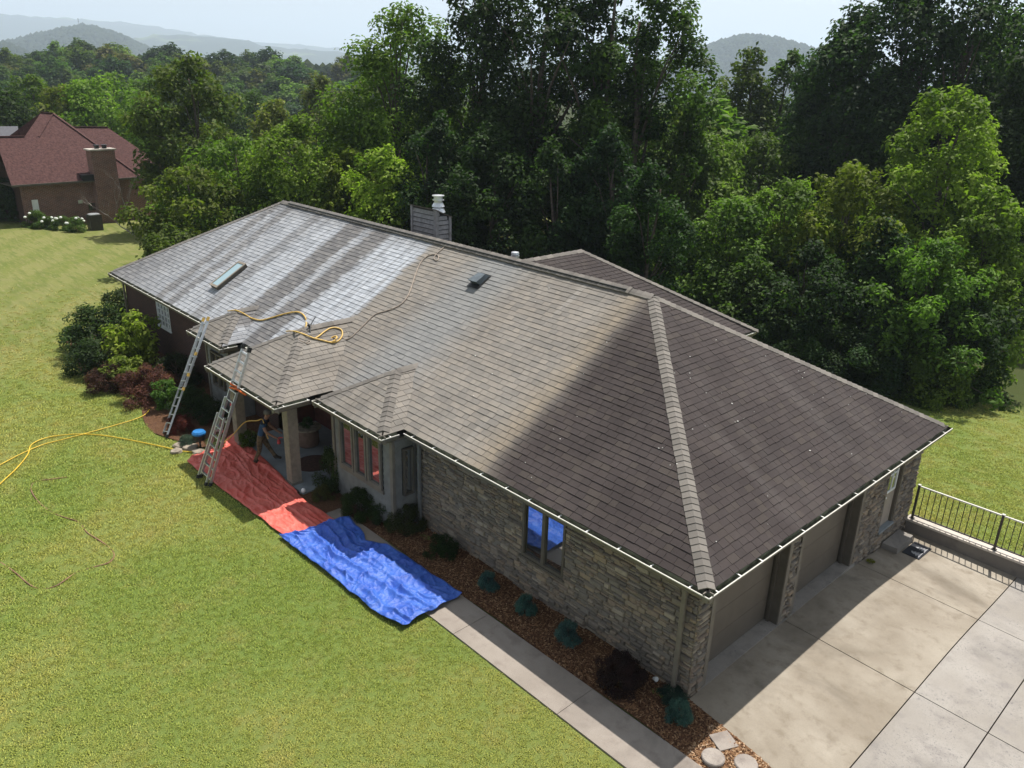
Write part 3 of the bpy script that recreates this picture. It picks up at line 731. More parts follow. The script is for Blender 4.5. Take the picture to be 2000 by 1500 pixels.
# porch
mb = MB(); mb.box(-16.6, -12.2, -1.12, 1.7, -.2, .10); mb.build('porch_floor', M['porchfloor'], house)
mb = MB(); mb.box(-16.62, -16.4, WF, 1.9, -.2, 2.56); mb.box(-12.1, BX0-.002, WF-.2, 1.9, -.2, 2.56); mb.box(-16.4, -14.2, 1.7, 1.9, .101, 2.56); mb.box(-13.2, -12.1, 1.7, 1.9, .101, 2.56); mb.build('porch_wall', M['redbrick_dark'], house)
mb = MB(); mb.box(-14.2, -13.2, 1.72, 1.80, .101, 2.56); pd = mb.build('front_door', M['redbrick_dark'], house)
boxpart('door_light', M['glass'], pd, -13.5, -13.38, 1.70, 1.719, .5, 2.1); boxpart('door_panel', M['redbrick_dark'], pd, -14.1, -13.6, 1.69, 1.719, .3, 1.1); boxpart('door_panel', M['redbrick_dark'], pd, -14.1, -13.6, 1.69, 1.719, 1.2, 2.2)
for x in (-12.95, -16.3):
    mb = MB(); mb.box(x-.13, x+.13, -1.10, -.84, .101, 2.56); po = mb.build('porch_post', M['post'], house)
    for a, b, c, d in ((x-.155, x-.131, -1.12, -.82), (x+.131, x+.155, -1.12, -.82), (x-.13, x+.13, -1.125, -1.101)): boxpart('post_board', M['post'], po, a, b, c, d, .102, 2.55)
    boxpart('post_base', M['trim'], po, x-.18, x+.18, -1.15, -.79, .1005, .16)
# downspouts
def downspout(x, y, out, z1=2.6, m='trim'):
    mb = MB(); mb.box(x-.045, x+.045, y-.06, y, .06, 2.42); d = mb.build('downspout', M[m], house)
    mb = MB(); mb.beam((x, y-.03, 2.40), (x, out, 2.63), .085, .06); mb.build('elbow', M[m], d)
    mb = MB(); mb.beam((x, y-.03, .09), (x+.02, y-.25, .05), .085, .06); mb.build('outlet', M[m], d)
    for z in (.9, 1.9): boxpart('strap', M[m], d, x-.06, x+.06, y-.064, y-.0605, z, z+.04)
downspout(float(ony(1327, 1260, .43)[0]), .425, .09); downspout(-8.84, .425, .09, m='siding'); downspout(-29.9, .42, .09)
# chimney chase
cx0, cx1, cy0, cy1 = -17.95, -16.52, 7.0, 7.62
mb = MB(); zt0, zt1 = 6.66, 6.36
mb.hexa([(cx0, cy0, 4.5), (cx1, cy0, 4.5), (cx1, cy1, 4.5), (cx0, cy1, 4.5), (cx0, cy0, zt0), (cx1, cy0, zt0), (cx1, cy1, zt1), (cx0, cy1, zt1)]); ch = mb.build('chimney', M['black'], house)  # core coloured black to put shade lines between the siding boards
z = 5.3
while z < zt0-.05:
    ze = min(z+.165, zt0)-.03; mb = MB(); mb.hexa([(cx0+.1, cy0, z), (cx1-.1, cy0, z), (cx1-.1, cy0-.04, z), (cx0+.1, cy0-.04, z), (cx0+.1, cy0, ze-.004), (cx1-.1, cy0, ze-.004), (cx1-.1, cy0-.01, ze-.004), (cx0+.1, cy0-.01, ze-.004)]); mb.build('siding_board', M['chase'], ch)
    ys = min(cy1-.08, cy0+.08+max(0.02, (zt0-ze)/(zt0-zt1)*(cy1-cy0)-.1)) if ze > zt1 else cy1-.08
    if ys > cy0+.12: mb = MB(); mb.hexa([(cx1, cy0+.08, z), (cx1, ys, z), (cx1+.04, ys, z), (cx1+.04, cy0+.08, z), (cx1, cy0+.08, ze-.004), (cx1, ys, ze-.004), (cx1+.01, ys, ze-.004), (cx1+.01, cy0+.08, ze-.004)]); mb.build('siding_board', M['chase'], ch)
    z += .165
for a, b, c, d, zt in ((cx0-.02, cx0+.09, cy0-.055, cy0+.03, zt0), (cx1-.09, cx1+.045, cy0-.055, cy0+.07, zt0), (cx1-.03, cx1+.05, cy1-.07, cy1+.03, zt1+.03)): boxpart('corner_board', M['chase'], ch, a, b, c, d, 4.6, zt)
mb = MB(); mb.hexa([(cx0-.05, cy0-.08, zt0+.005), (cx1+.07, cy0-.08, zt0+.005), (cx1+.07, cy1+.05, zt1-.02), (cx0-.05, cy1+.05, zt1-.02), (cx0-.05, cy0-.08, zt0+.035), (cx1+.07, cy0-.08, zt0+.035), (cx1+.07, cy1+.05, zt1+.012), (cx0-.05, cy1+.05, zt1+.012)]); mb.build('chimney_cap', M['trim_dark'], ch)
fp = ony(856, 410, 7.35); mb = MB()
mb.lathe((fp[0], 7.35, 6.40), [(.11, 0), (.11, .10), (.26, .12), (.20, .26), (.14, .27), (.14, .29), (.23, .32), (.17, .45), (.15, .46), (.15, .51), (.21, .53), (.21, .56), (.16, .57), (.16, .66), (.22, .68), (.22, .71), (.0, .73)], 18); mb.build('flue', M['galv'], ch)
pp = ony(1006, 500, 6.4); mb = MB(); mb.lathe((pp[0], 6.4, 5.2), [(.06, 0), (.06, .66), (.13, .68), (.13, .74), (.09, .76), (.13, .78), (.12, .84), (.0, .86)], 14); mb.build('vent_pipe', M['galv'], house)
# skylight
kx0, kx1, ky0, ky1 = -22.66, -22.08, 1.26, 2.46
def rp(x, y, h): return (x, y-sn_*h, H+SL*y+cs*h)
mb = MB(); mb.hexa([rp(kx0, ky0, 0), rp(kx1, ky0, 0), rp(kx1, ky1, 0), rp(kx0, ky1, 0), rp(kx0, ky0, .13), rp(kx1, ky0, .13), rp(kx1, ky1, .13), rp(kx0, ky1, .13)]); sk = mb.build('skylight', M['trim_dark'], house)
for a, b, c, d in ((kx0-.01, kx1+.01, ky0-.01, ky0+.07), (kx0-.01, kx1+.01, ky1-.07, ky1+.01), (kx0-.01, kx0+.06, ky0+.07, ky1-.07), (kx1-.06, kx1+.01, ky0+.07, ky1-.07)):
    mb = MB(); mb.hexa([rp(a, c, .131), rp(b, c, .131), rp(b, d, .131), rp(a, d, .131), rp(a, c, .16), rp(b, c, .16), rp(b, d, .16), rp(a, d, .16)]); mb.build('frame', M['post'], sk)
mb = MB(); mb.hexa([rp(kx0+.06, ky0+.07, .131), rp(kx1-.06, ky0+.07, .131), rp(kx1-.06, ky1-.07, .131), rp(kx0+.06, ky1-.07, .131), rp(kx0+.06, ky0+.07, .142), rp(kx1-.06, ky0+.07, .142), rp(kx1-.06, ky1-.07, .142), rp(kx0+.06, ky1-.07, .142)]); mb.build('pane', M['skyglass'], sk)
# box vent
vx, vy = -11.35, 4.62
mb = MB(); mb.hexa([rp(vx-.24, vy-.34, .028), rp(vx+.24, vy-.34, .028), rp(vx+.24, vy+.2, .028), rp(vx-.24, vy+.2, .028), rp(vx-.24, vy-.34, .04), rp(vx+.24, vy-.34, .04), rp(vx+.24, vy+.2, .04), rp(vx-.24, vy+.2, .04)]); rv = mb.build('roof_vent', M['black'], house)
mb = MB(); mb.hexa([rp(vx-.19, vy-.2, .045), rp(vx+.19, vy-.2, .045), rp(vx+.19, vy+.16, .045), rp(vx-.19, vy+.16, .045), rp(vx-.19, vy-.26, .21), rp(vx+.19, vy-.26, .21), rp(vx+.15, vy+.1, .16), rp(vx-.15, vy+.1, .16)]); mb.build('hood', weathered('vent_hood', (.10, .12, .135), .4), rv)
mb = MB()
for k in range(70):
    x, y = (rnd.uniform(-6, -.3), rnd.uniform(.4, 5)) if k < 25 else ((rnd.uniform(-4.5, -.3), rnd.uniform(4, 10)) if k < 52 else (rnd.uniform(-14, -6), rnd.uniform(.5, 5)))
    z = min(H+SL*y, H-SN*x if x > -5.8 else 99, H+SL*.96*(WY-y)); r = rnd.choice((.008, .010, .012, .014, .02))
    mb.lathe((x, y, z+.02), [(r, 0), (r, .006), (r*.6, .012)], 7)
kind(tag(mb.build('roof_litter', M['chip_white']), 'small pale flecks of litter scattered on the dark shingles', 'litter'), 'stuff')

# ------------------------------------------------------------------ foliage meshes
def leaf_mesh(name, P, N, size, mat, seed, aspect=.55, tone=None):
    rg = np.random.default_rng(seed); n = len(P)
    N = N/np.linalg.norm(N, axis=1, keepdims=True)
    T = rg.normal(size=(n, 3)); T -= N*np.sum(T*N, 1, keepdims=True); T /= np.linalg.norm(T, axis=1, keepdims=True)+1e-9
    B = np.cross(N, T); s = (size*rg.uniform(.6, 1.35, n))[:, None]
    V = np.empty((n, 4, 3)); V[:, 0] = P-T*s*.5; V[:, 2] = P+T*s*.5-N*s*.12
    V[:, 1] = P+B*s*aspect*.5+N*s*.12; V[:, 3] = P-B*s*aspect*.5+N*s*.12
    me = bpy.data.meshes.new(name); me.vertices.add(4*n); me.vertices.foreach_set('co', V.astype(np.float32).ravel())
    me.loops.add(4*n); me.loops.foreach_set('vertex_index', np.arange(4*n, dtype=np.int32)); me.polygons.add(n)
    me.polygons.foreach_set('loop_start', np.arange(0, 4*n, 4, dtype=np.int32))
    a = me.attributes.new('tone', 'FLOAT', 'FACE'); a.data.foreach_set('value', (rg.random(n) if tone is None else np.clip(tone+rg.normal(0, .16, n), 0, 1)).astype(np.float32))
    me.materials.append(mat); me.update(calc_edges=True); me.validate()
    return me
def crown(name, seed, h, r, prof, ncl, nleaf, size, mat=None, t0=.08, flat=.75, upb=.55, clr=(.20, .34), aspect=.55, inner=.35, hang=0.0, norm=False):
    """leaf clumps on the ends of the limbs: an uneven crown with gaps; returns mesh and clump centres"""
    rg = np.random.default_rng(seed); cs_, rs_ = [], []
    lob = [(rg.uniform(0, 6.28), rg.uniform(.12, .3), rg.integers(2, 5)) for _ in range(3)]
    for k in range(ncl):
        t = t0+(1-t0)*((k+rg.random())/ncl); a = rg.uniform(0, 6.28)
        R = prof(t)*r*(1+sum(am*math.sin(fr*a+ph+5*t) for ph, am, fr in lob)*.8)
        rad = R*math.sqrt(rg.uniform(inner, 1)); cs_.append((rad*math.cos(a), rad*math.sin(a), t*h*.95)); rs_.append(r*rg.uniform(*clr)*(.55+.6*prof(t)))
    cs_ = np.array(cs_); rs_ = np.array(rs_); w = rs_**2; cnt = np.maximum(6, (nleaf*w/w.sum()).astype(int))
    idx = np.repeat(np.arange(ncl), cnt); n = len(idx)
    d = rg.normal(size=(n, 3)); d[:, 2] += .35; d /= np.linalg.norm(d, axis=1, keepdims=True)
    rad = rs_[idx]*rg.uniform(.25, 1, n)**.45
    P = cs_[idx]+d*rad[:, None]*np.array([1, 1, flat]); P[:, 2] -= hang*rs_[idx]*(np.hypot(d[:, 0], d[:, 1])**2)
    P += rg.normal(0, size*.35, (n, 3)); P[:, 2] = np.maximum(P[:, 2], .02*h)
    if norm:
        P[:, :2] *= r/np.percentile(np.hypot(P[:, 0], P[:, 1]), 96); P[:, 2] *= h/P[:, 2].max()
    N = d*.75+rg.normal(0, .45, (n, 3)); N[:, 2] += upb
    tc = rg.random(ncl)
    return leaf_mesh(name, P, N, size, mat or M['leaf'], seed+1, aspect, tc[idx]*.6+.2), cs_, rs_
def trunk_mesh(name, seed, h, r0, targets, nl=14, mat=None):
    rg = random.Random(seed); mb = MB(); path = []; x = y = 0
    for k in range(8): path.append((x, y, h*.86*k/7)); x += rg.uniform(-.02, .02)*h; y += rg.uniform(-.02, .02)*h
    mb.tube(path, [r0*(1.25 if k == 0 else 1)*(1-.115*k) for k in range(8)], 8)
    for c in rg.sample(list(map(tuple, targets)), min(nl, len(targets))):
        k = max(1, min(6, int(7*(c[2]/h)*.75))); s = Vector(path[k]); e = Vector(c); mid = (s+e)/2+Vector((0, 0, .06*h)); rr = r0*(1-.115*k)*.5
        mb.tube([s, mid, e], [rr, rr*.6, rr*.2], 5)
    me = mb.build(name, mat or M['wood'], smooth=True); d = me.data; bpy.data.objects.remove(me); return d
p_round = lambda t: max(.12, math.sin(math.pi*min(1, .12+t*.88))**.55)
p_tall = lambda t: max(.15, (.62+.5*math.sin(math.pi*(t*1.02)))*(1 if t < .8 else 1-(t-.8)*3.6))*.92
p_col = lambda t: max(.15, 1.0-.25*t if t < .75 else (1-t)*3.1)
p_bush = lambda t: max(.1, math.cos(t*1.45)**.6)*(1 if t > .25 else .72+1.1*t)
p_cone = lambda t: max(.08, 1.02-t)
PR = {}
def proto(key, seed, h, r, prof, ncl, nl, size, r0=.25, **kw):
    me, c, rr = crown(key, seed, h, r, prof, ncl, nl, size, norm=True, **kw); PR[key] = (me, trunk_mesh(key+'_wood', seed, h, r0, c), h, r)
pass
pass
proto('under', 27, 6, 3.2, p_col, 60, 20000, .2, .12, t0=.0, hang=.4)
proto('far_a', 28, 15, 6, p_round, 46, 5200, .75, .3, t0=.1, clr=(.24, .4)); proto('far_b', 29, 15, 5.4, p_tall, 44, 5000, .75, .3, clr=(.24, .42)); proto('far_c', 30, 16, 5, p_round, 40, 4600, .75, .3, t0=.02, clr=(.26, .42))
proto('leafy', 31, 2.0, 1.3, p_bush, 46, 5200, .115, .05, t0=.0, clr=(.22, .36)); proto('fine', 32, 1.2, 1.2, p_bush, 60, 11000, .078, .04, t0=.0, clr=(.18, .3), aspect=.4); proto('bigleaf', 33, 2.2, 1.2, p_round, 40, 2600, .19, .05, t0=.02, clr=(.22, .36))
proto('spruce', 34, .5, .42, p_bush, 60, 8000, .05, .02, t0=.0, clr=(.2, .34), aspect=.3, mat=M['leaf_dense']); proto('dome', 35, .9, .9, p_bush, 80, 18000, .072, .03, t0=.0, clr=(.17, .26), aspect=.35, mat=M['leaf_dense'], inner=.2)

def plant(name, key, loc, hh, rr, color, label, cat, group=None, rot=None, wood=True, lean=0):
    me, wd, h, r = PR[key]; root = thing(name, (loc[0], loc[1], loc[2]), label, cat, group)
    root.rotation_euler = (0, 0, rnd.uniform(0, 6.28) if rot is None else rot); root.scale = (rr/r, rr/r, hh/h)
    o = bpy.data.objects.new('crown' if cat == 'tree' else 'foliage', me); COL.objects.link(o); o.parent = root
    o.color = (*[max(.002, c*rnd.uniform(.92, 1.08)) for c in color], 1)
    if wood: w = bpy.data.objects.new('trunk' if cat == 'tree' else 'stem', wd); COL.objects.link(w); w.parent = root
    return root
STY = {'tall_a': dict(prof=p_tall, ncl=95, inner=.45, t0=.06), 'tall_b': dict(prof=p_tall, ncl=85, clr=(.22, .4), t0=.06), 'vine': dict(prof=p_col, ncl=80, hang=.5, t0=.02), 'broad_a': dict(prof=p_round, ncl=90, t0=.06),
       'broad_b': dict(prof=p_round, ncl=72, t0=.06, clr=(.24, .4)), 'airy': dict(prof=p_round, ncl=120, t0=.03, clr=(.13, .26)), 'under': dict(prof=p_col, ncl=70, t0=.0, hang=.3)}
def tree(px, top, wpx, D, key, color, label, group=None, name='deciduous_tree', sink=.3):
    x, y = atdist(px, D); z = float(zg(x, y))-sink; hh = ztop(px, top, D)-z; rr = wpx*math.hypot(D, 3)/FPX*.54
    size = min(.40, max(.15, .0056*D)); n = int(min(24500, 1.35*6.28*rr*hh/(size*size*.3)))
    me, c, _ = crown('leaves', int(px*7+top), hh, rr, nleaf=n, size=size, norm=True, **STY[key])
    wd = trunk_mesh('limbs', int(px), hh, max(.12, hh*.018), c)
    root = thing(name, (x, y, z), label, 'tree', group); root.rotation_euler = (0, 0, 0)
    o = bpy.data.objects.new('crown', me); COL.objects.link(o); o.parent = root; o.color = (*[q*rnd.uniform(.92, 1.08) for q in color], 1)
    w = bpy.data.objects.new('trunk', wd); COL.objects.link(w); w.parent = root
    return root

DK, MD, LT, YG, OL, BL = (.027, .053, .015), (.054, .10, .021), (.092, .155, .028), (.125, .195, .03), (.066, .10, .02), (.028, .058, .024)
# tall wall of trees behind the house
G1 = 'tall trees behind the house'
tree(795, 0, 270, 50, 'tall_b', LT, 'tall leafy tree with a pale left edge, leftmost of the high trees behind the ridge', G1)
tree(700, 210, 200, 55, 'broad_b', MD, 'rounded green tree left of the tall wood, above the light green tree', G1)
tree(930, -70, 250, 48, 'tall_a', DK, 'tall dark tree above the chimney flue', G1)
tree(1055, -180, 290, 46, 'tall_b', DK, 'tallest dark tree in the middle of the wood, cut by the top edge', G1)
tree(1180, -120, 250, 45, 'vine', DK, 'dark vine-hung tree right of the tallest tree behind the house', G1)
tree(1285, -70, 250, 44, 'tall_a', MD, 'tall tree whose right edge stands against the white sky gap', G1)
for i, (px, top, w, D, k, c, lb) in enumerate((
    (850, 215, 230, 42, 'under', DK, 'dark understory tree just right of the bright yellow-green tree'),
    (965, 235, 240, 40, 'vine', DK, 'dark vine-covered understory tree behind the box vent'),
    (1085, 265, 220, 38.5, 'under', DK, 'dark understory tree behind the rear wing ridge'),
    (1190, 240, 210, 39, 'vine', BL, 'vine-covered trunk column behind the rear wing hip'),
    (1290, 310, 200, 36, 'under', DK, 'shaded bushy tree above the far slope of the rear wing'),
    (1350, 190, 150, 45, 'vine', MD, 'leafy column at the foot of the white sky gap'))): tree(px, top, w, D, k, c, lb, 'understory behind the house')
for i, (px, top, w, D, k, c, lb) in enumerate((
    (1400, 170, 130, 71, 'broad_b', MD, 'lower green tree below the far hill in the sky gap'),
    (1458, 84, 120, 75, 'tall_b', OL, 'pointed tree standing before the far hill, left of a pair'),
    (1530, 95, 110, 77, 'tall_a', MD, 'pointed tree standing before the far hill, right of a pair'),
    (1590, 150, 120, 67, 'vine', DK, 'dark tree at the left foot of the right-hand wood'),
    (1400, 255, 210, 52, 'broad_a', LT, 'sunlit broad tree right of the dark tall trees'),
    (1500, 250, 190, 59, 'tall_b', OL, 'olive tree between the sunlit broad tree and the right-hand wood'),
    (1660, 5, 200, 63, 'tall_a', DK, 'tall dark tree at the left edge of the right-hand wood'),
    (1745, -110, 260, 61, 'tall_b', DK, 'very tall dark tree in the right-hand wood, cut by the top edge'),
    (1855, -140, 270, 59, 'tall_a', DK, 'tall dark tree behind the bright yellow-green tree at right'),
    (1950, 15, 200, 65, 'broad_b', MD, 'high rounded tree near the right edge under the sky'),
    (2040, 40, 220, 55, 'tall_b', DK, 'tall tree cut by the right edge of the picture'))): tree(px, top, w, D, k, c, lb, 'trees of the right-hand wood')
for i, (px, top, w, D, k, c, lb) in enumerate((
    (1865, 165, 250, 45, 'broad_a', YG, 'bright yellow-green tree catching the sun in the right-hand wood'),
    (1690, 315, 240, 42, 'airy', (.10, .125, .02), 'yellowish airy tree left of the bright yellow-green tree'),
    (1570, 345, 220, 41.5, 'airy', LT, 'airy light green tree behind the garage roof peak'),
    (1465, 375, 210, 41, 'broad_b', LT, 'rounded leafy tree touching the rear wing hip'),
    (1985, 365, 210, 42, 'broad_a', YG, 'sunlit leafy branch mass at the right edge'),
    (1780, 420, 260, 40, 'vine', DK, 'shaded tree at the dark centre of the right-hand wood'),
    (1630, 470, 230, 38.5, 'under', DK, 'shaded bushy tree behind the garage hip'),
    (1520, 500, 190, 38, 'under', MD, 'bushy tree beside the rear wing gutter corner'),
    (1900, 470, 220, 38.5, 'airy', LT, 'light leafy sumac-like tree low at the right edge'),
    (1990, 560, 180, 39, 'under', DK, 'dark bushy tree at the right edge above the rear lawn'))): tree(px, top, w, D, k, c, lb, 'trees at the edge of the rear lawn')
for i, (px, top, w, D, k, c, lb) in enumerate((
    (1545, 600, 170, 37.1, 'under', DK, 'dark shrub filling the wood edge beside the rear wing gutter'),
    (1640, 625, 170, 36.6, 'under', DK, 'dark shrub at the wood edge behind the middle of the garage hip'),
    (1730, 640, 170, 36.6, 'under', DK, 'dark shrub in deep shade at the back of the rear lawn'),
    (1815, 640, 150, 37.1, 'under', BL, 'blue-green shrub in shade near the rear lawn corner'),
    (1900, 655, 150, 37.1, 'under', MD, 'leafy shrub overhanging the rear lawn'),
    (1965, 700, 110, 36.6, 'leafy', LT, 'pale leafy shrub standing out on the rear lawn at the right edge'))):
    x, y = atdist(px, D); z = float(zg(x, y))-.2; plant('wood_edge_shrub', k, (x, y, z), ztop(px, top, D)-z, w*D/FPX*.55, c, lb, 'shrub', 'shrubs along the rear lawn')
# left side
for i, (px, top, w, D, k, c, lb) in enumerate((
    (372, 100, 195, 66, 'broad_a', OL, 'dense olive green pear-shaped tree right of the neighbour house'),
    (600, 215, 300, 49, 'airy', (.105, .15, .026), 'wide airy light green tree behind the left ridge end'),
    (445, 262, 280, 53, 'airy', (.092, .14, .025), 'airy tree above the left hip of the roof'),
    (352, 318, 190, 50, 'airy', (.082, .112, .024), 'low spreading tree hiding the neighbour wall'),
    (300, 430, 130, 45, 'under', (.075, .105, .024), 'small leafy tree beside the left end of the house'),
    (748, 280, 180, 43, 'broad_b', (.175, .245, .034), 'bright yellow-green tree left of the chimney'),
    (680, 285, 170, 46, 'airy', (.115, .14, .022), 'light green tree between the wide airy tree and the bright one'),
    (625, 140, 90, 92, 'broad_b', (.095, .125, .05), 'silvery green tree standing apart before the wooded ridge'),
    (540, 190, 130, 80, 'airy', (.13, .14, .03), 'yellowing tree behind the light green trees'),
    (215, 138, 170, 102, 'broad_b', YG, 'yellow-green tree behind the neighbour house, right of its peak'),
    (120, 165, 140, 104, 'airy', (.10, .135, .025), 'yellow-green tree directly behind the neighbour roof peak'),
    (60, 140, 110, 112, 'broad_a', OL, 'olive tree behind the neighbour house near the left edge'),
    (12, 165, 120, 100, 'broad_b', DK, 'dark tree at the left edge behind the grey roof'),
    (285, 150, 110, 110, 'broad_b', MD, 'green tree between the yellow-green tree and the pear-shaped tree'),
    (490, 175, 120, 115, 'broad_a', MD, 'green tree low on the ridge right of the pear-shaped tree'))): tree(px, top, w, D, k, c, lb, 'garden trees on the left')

# wooded ridge: individual far trees
Rf = random.Random(5); far_list = []
for k in range(230):
    px = Rf.uniform(-60, 740); D = Rf.uniform(140, 330); x, y = atdist(px, D); far_list.append((D, px, x, y))
far_list.sort(key=lambda q: -q[0])
for D, px, x, y in far_list:
    hh = Rf.uniform(11, 17); c = Rf.choice((DK, MD, LT, OL, BL, MD, (.085, .09, .025), (.05, .075, .03)))
    plant('ridge_tree', Rf.choice(('far_a', 'far_b', 'far_c')), (x, y, float(zg(x, y))-.5), hh, hh*Rf.uniform(.42, .58), c, 'one of the crowded round-topped trees covering the near wooded ridge', 'tree', 'trees covering the wooded ridge', Rf.uniform(0, 6.28), False)
for k in range(46):
    px = Rf.uniform(740, 2100); D = Rf.uniform(62, 150); x, y = atdist(px, D); hh = ztop(px, Rf.uniform(175, 250), D)-float(zg(x, y)); hh = max(8, min(24, hh))
    plant('background_tree', Rf.choice(('far_a', 'far_b', 'far_c')), (x, y, float(zg(x, y))-.5), hh, hh*.5, Rf.choice((DK, MD, LT, OL)), 'one of the round-topped trees showing through gaps behind the tall wood', 'tree', 'background trees behind the tall wood', Rf.uniform(0, 6.28), False)

# ------------------------------------------------------------------ far hills and haze
def far_hill(name, D, prof, depth, seed, mat, zb=-80, rough=0.0, step=12):
    rg = np.random.default_rng(seed); xs_ = np.arange(prof[0][0], prof[-1][0]+1, step); ys_ = np.interp(xs_, [q[0] for q in prof], [q[1] for q in prof])
    rows = []
    for px, py in zip(xs_, ys_):
        d = atdist(px, 1.0)-CAM[:2]; zc = ztop(px, py, D)+rg.normal(0, rough); row = []
        for k in range(13):
            s = k/12; dist = D-depth*(1-s)*1.0 if s <= 1 else D; zz = zb+(zc-zb)*(math.sin(s*math.pi/2)**1.15)
            row.append((*(CAM[:2]+d*dist), zz+rg.normal(0, rough*.6)*(s > .2)))
        for s in (.35, .8, 1.0): row.append((*(CAM[:2]+d*(D+depth*s*.6)), zc+(zb-zc)*s))
        rows.append(row)
    mb = MB(); mb.grid(rows); return kind(mb.build(name, mat, smooth=True), 'structure'), rows
far_hill('far_hills', 7600, [(-500, 20), (-200, 22), (0, 28), (60, 31), (130, 37), (145, 36), (200, 41), (270, 46), (330, 55), (390, 66), (450, 76), (520, 83), (600, 90), (700, 98), (900, 110), (1300, 128), (1700, 140), (2500, 160)], 2200, 1, M['hill'], -90, 4.)
far_hill('middle_hills', 4900, [(-500, 66), (0, 84), (150, 88), (270, 76), (330, 70), (420, 72), (490, 80), (540, 92), (700, 104), (900, 112), (1500, 140), (2500, 170)], 1600, 2, M['hill'], -90, 3.)
th, trow = far_hill('tower_hill', 2700, [(-200, 96), (-60, 92), (0, 92), (40, 88), (75, 80), (110, 70), (150, 61), (180, 57), (205, 60), (240, 69), (265, 80), (290, 93), (330, 112), (400, 130)], 900, 3, M['hill'], -90, 1.2, 6)
lh, lrow = far_hill('left_hill', 1900, [(-200, 96), (-40, 92), (0, 94), (35, 92), (60, 104), (90, 126), (160, 150)], 300, 6, M['hill'], -80, 1.2, 6)
rh, rrow = far_hill('right_hill', 2400, [(1250, 130), (1310, 118), (1350, 104), (1400, 82), (1440, 73), (1480, 76), (1520, 84), (1560, 96), (1620, 112), (1800, 150)], 450, 4, M['hill'], -90, 1.0, 6)
def canopy(name, rows, n, seed, rmin, rmax, label):
    rg = random.Random(seed); ico = [(0, 0, 1)]+[(math.cos(a*math.pi/3)*.9, math.sin(a*math.pi/3)*.9, .45) for a in range(6)]+[(math.cos((a+.5)*math.pi/3), math.sin((a+.5)*math.pi/3), -.25) for a in range(6)]
    fs = [(0, 1+k, 1+(k+1) % 6) for k in range(6)]+[(1+k, 7+k, 1+(k+1) % 6) for k in range(6)]+[(1+(k+1) % 6, 7+k, 7+(k+1) % 6) for k in range(6)]
    mb = MB()
    for _ in range(n):
        i = rg.randrange(len(rows)-1); j = rg.choice((4, 5, 6, 7, 8, 9, 10, 11, 11, 12, 12)); a, b = rows[i][j], rows[i+1][min(j+1, len(rows[i])-1)]; t_ = rg.random()
        c = [a[q]+(b[q]-a[q])*t_ for q in range(3)]; r = rg.uniform(rmin, rmax); tn = rg.random(); i0 = len(mb.v)
        for v in ico: q = rg.uniform(.8, 1.2); mb.v.append((c[0]+v[0]*r*q, c[1]+v[1]*r*q, c[2]+v[2]*r*q*1.1))
        for f in fs: mb.f.append(tuple(i0+k for k in f)); mb.t.append(tn); mb.m.append(0)
    return kind(tag(mb.build(name, M['canopy'], smooth=True), label, 'woods'), 'stuff')
canopy('tower_hill_woods', trow, 4200, 8, 6.5, 12, 'hazy blue-green woods covering the rounded hill with the mast')
canopy('left_hill_woods', lrow, 1300, 9, 6, 11, 'hazy woods on the low hill at the left edge')
canopy('right_hill_woods', rrow, 3600, 10, 6.5, 11, 'hazy woods covering the hill in the sky gap at right')
Rw = random.Random(12); wrows = [[(*(lambda q: (q[0], q[1]))(atdist(px, D)), float(zg(*atdist(px, D)))+7) for D in np.linspace(335, 620, 14)] for px in range(-100, 800, 18)]
canopy('valley_woods', wrows, 1500, 13, 5, 8, 'mass of hazy woods behind the near wooded ridge')
# radio mast on the hill
hp = atdist(177, 2700); hz = ztop(177, 58, 2700)-3; top = ztop(177, 38, 2700)
mast = thing('radio_mast', (hp[0], hp[1], hz), 'thin radio mast on top of the hazy rounded hill', 'mast')
mb = MB()
for a in range(3): mb.tube([(hp[0]+1.6*math.cos(a*2.1), hp[1]+1.6*math.sin(a*2.1), hz), (hp[0]+.4*math.cos(a*2.1), hp[1]+.4*math.sin(a*2.1), top)], .22, 5)
for k in range(9):
    z = hz+(top-hz)*k/9; r = 1.6-1.2*k/9
    for a in range(3): mb.tube([(hp[0]+r*math.cos(a*2.1), hp[1]+r*math.sin(a*2.1), z), (hp[0]+r*math.cos(a*2.1+2.1), hp[1]+r*math.sin(a*2.1+2.1), z+(top-hz)/9)], .12, 4)
mb.build('lattice', M['iron'], mast)
for zz in (top-1.5, top-7): mb = MB(); mb.lathe((hp[0], hp[1], zz), [(1.6, 0), (1.6, 2.2)], 8); mb.build('antenna_drum', M['iron'], mast)

# ------------------------------------------------------------------ neighbour house
E0, E1 = onz(22, 362, 2.9), onz(262, 346, 2.9); U = (E1-E0); U[2] = 0; UL = np.linalg.norm(U); U = U/UL; V_ = np.array([-U[1], U[0], 0.0])
if V_@(E0-CAM) < 0: V_ = -V_
Z3 = np.array([0, 0, 1.0]); NB = E0.copy(); NB[2] = 0
def nl(u, v, z): return NB+U*u+V_*v+Z3*z
def onv(px, py, v): n = V_; return onpl(px, py, n, n@NB+v)
def nuv(P): d = P-NB; return float(d@U), float(d@V_), float(P[2])
neigh = thing('neighbour_house', nl(5, 4, 0), 'red-brown brick house with a maroon shingle hip roof and brick chimney', 'house')
pk = nuv(onv(92, 221, 6.3)); NSL = (pk[2]-2.9)/6.3
NN = -V_*NSL+Z3; NC = NN@E0
fp_ = lambda px, py: onpl(px, py, NN, NC)
mb = MB()
front = [fp_(22, 362), fp_(275, 345), fp_(103, 222), fp_(80, 220), fp_(48, 267), fp_(-60, 268), fp_(-60, 298), fp_(0, 298)]
mb.poly(front)
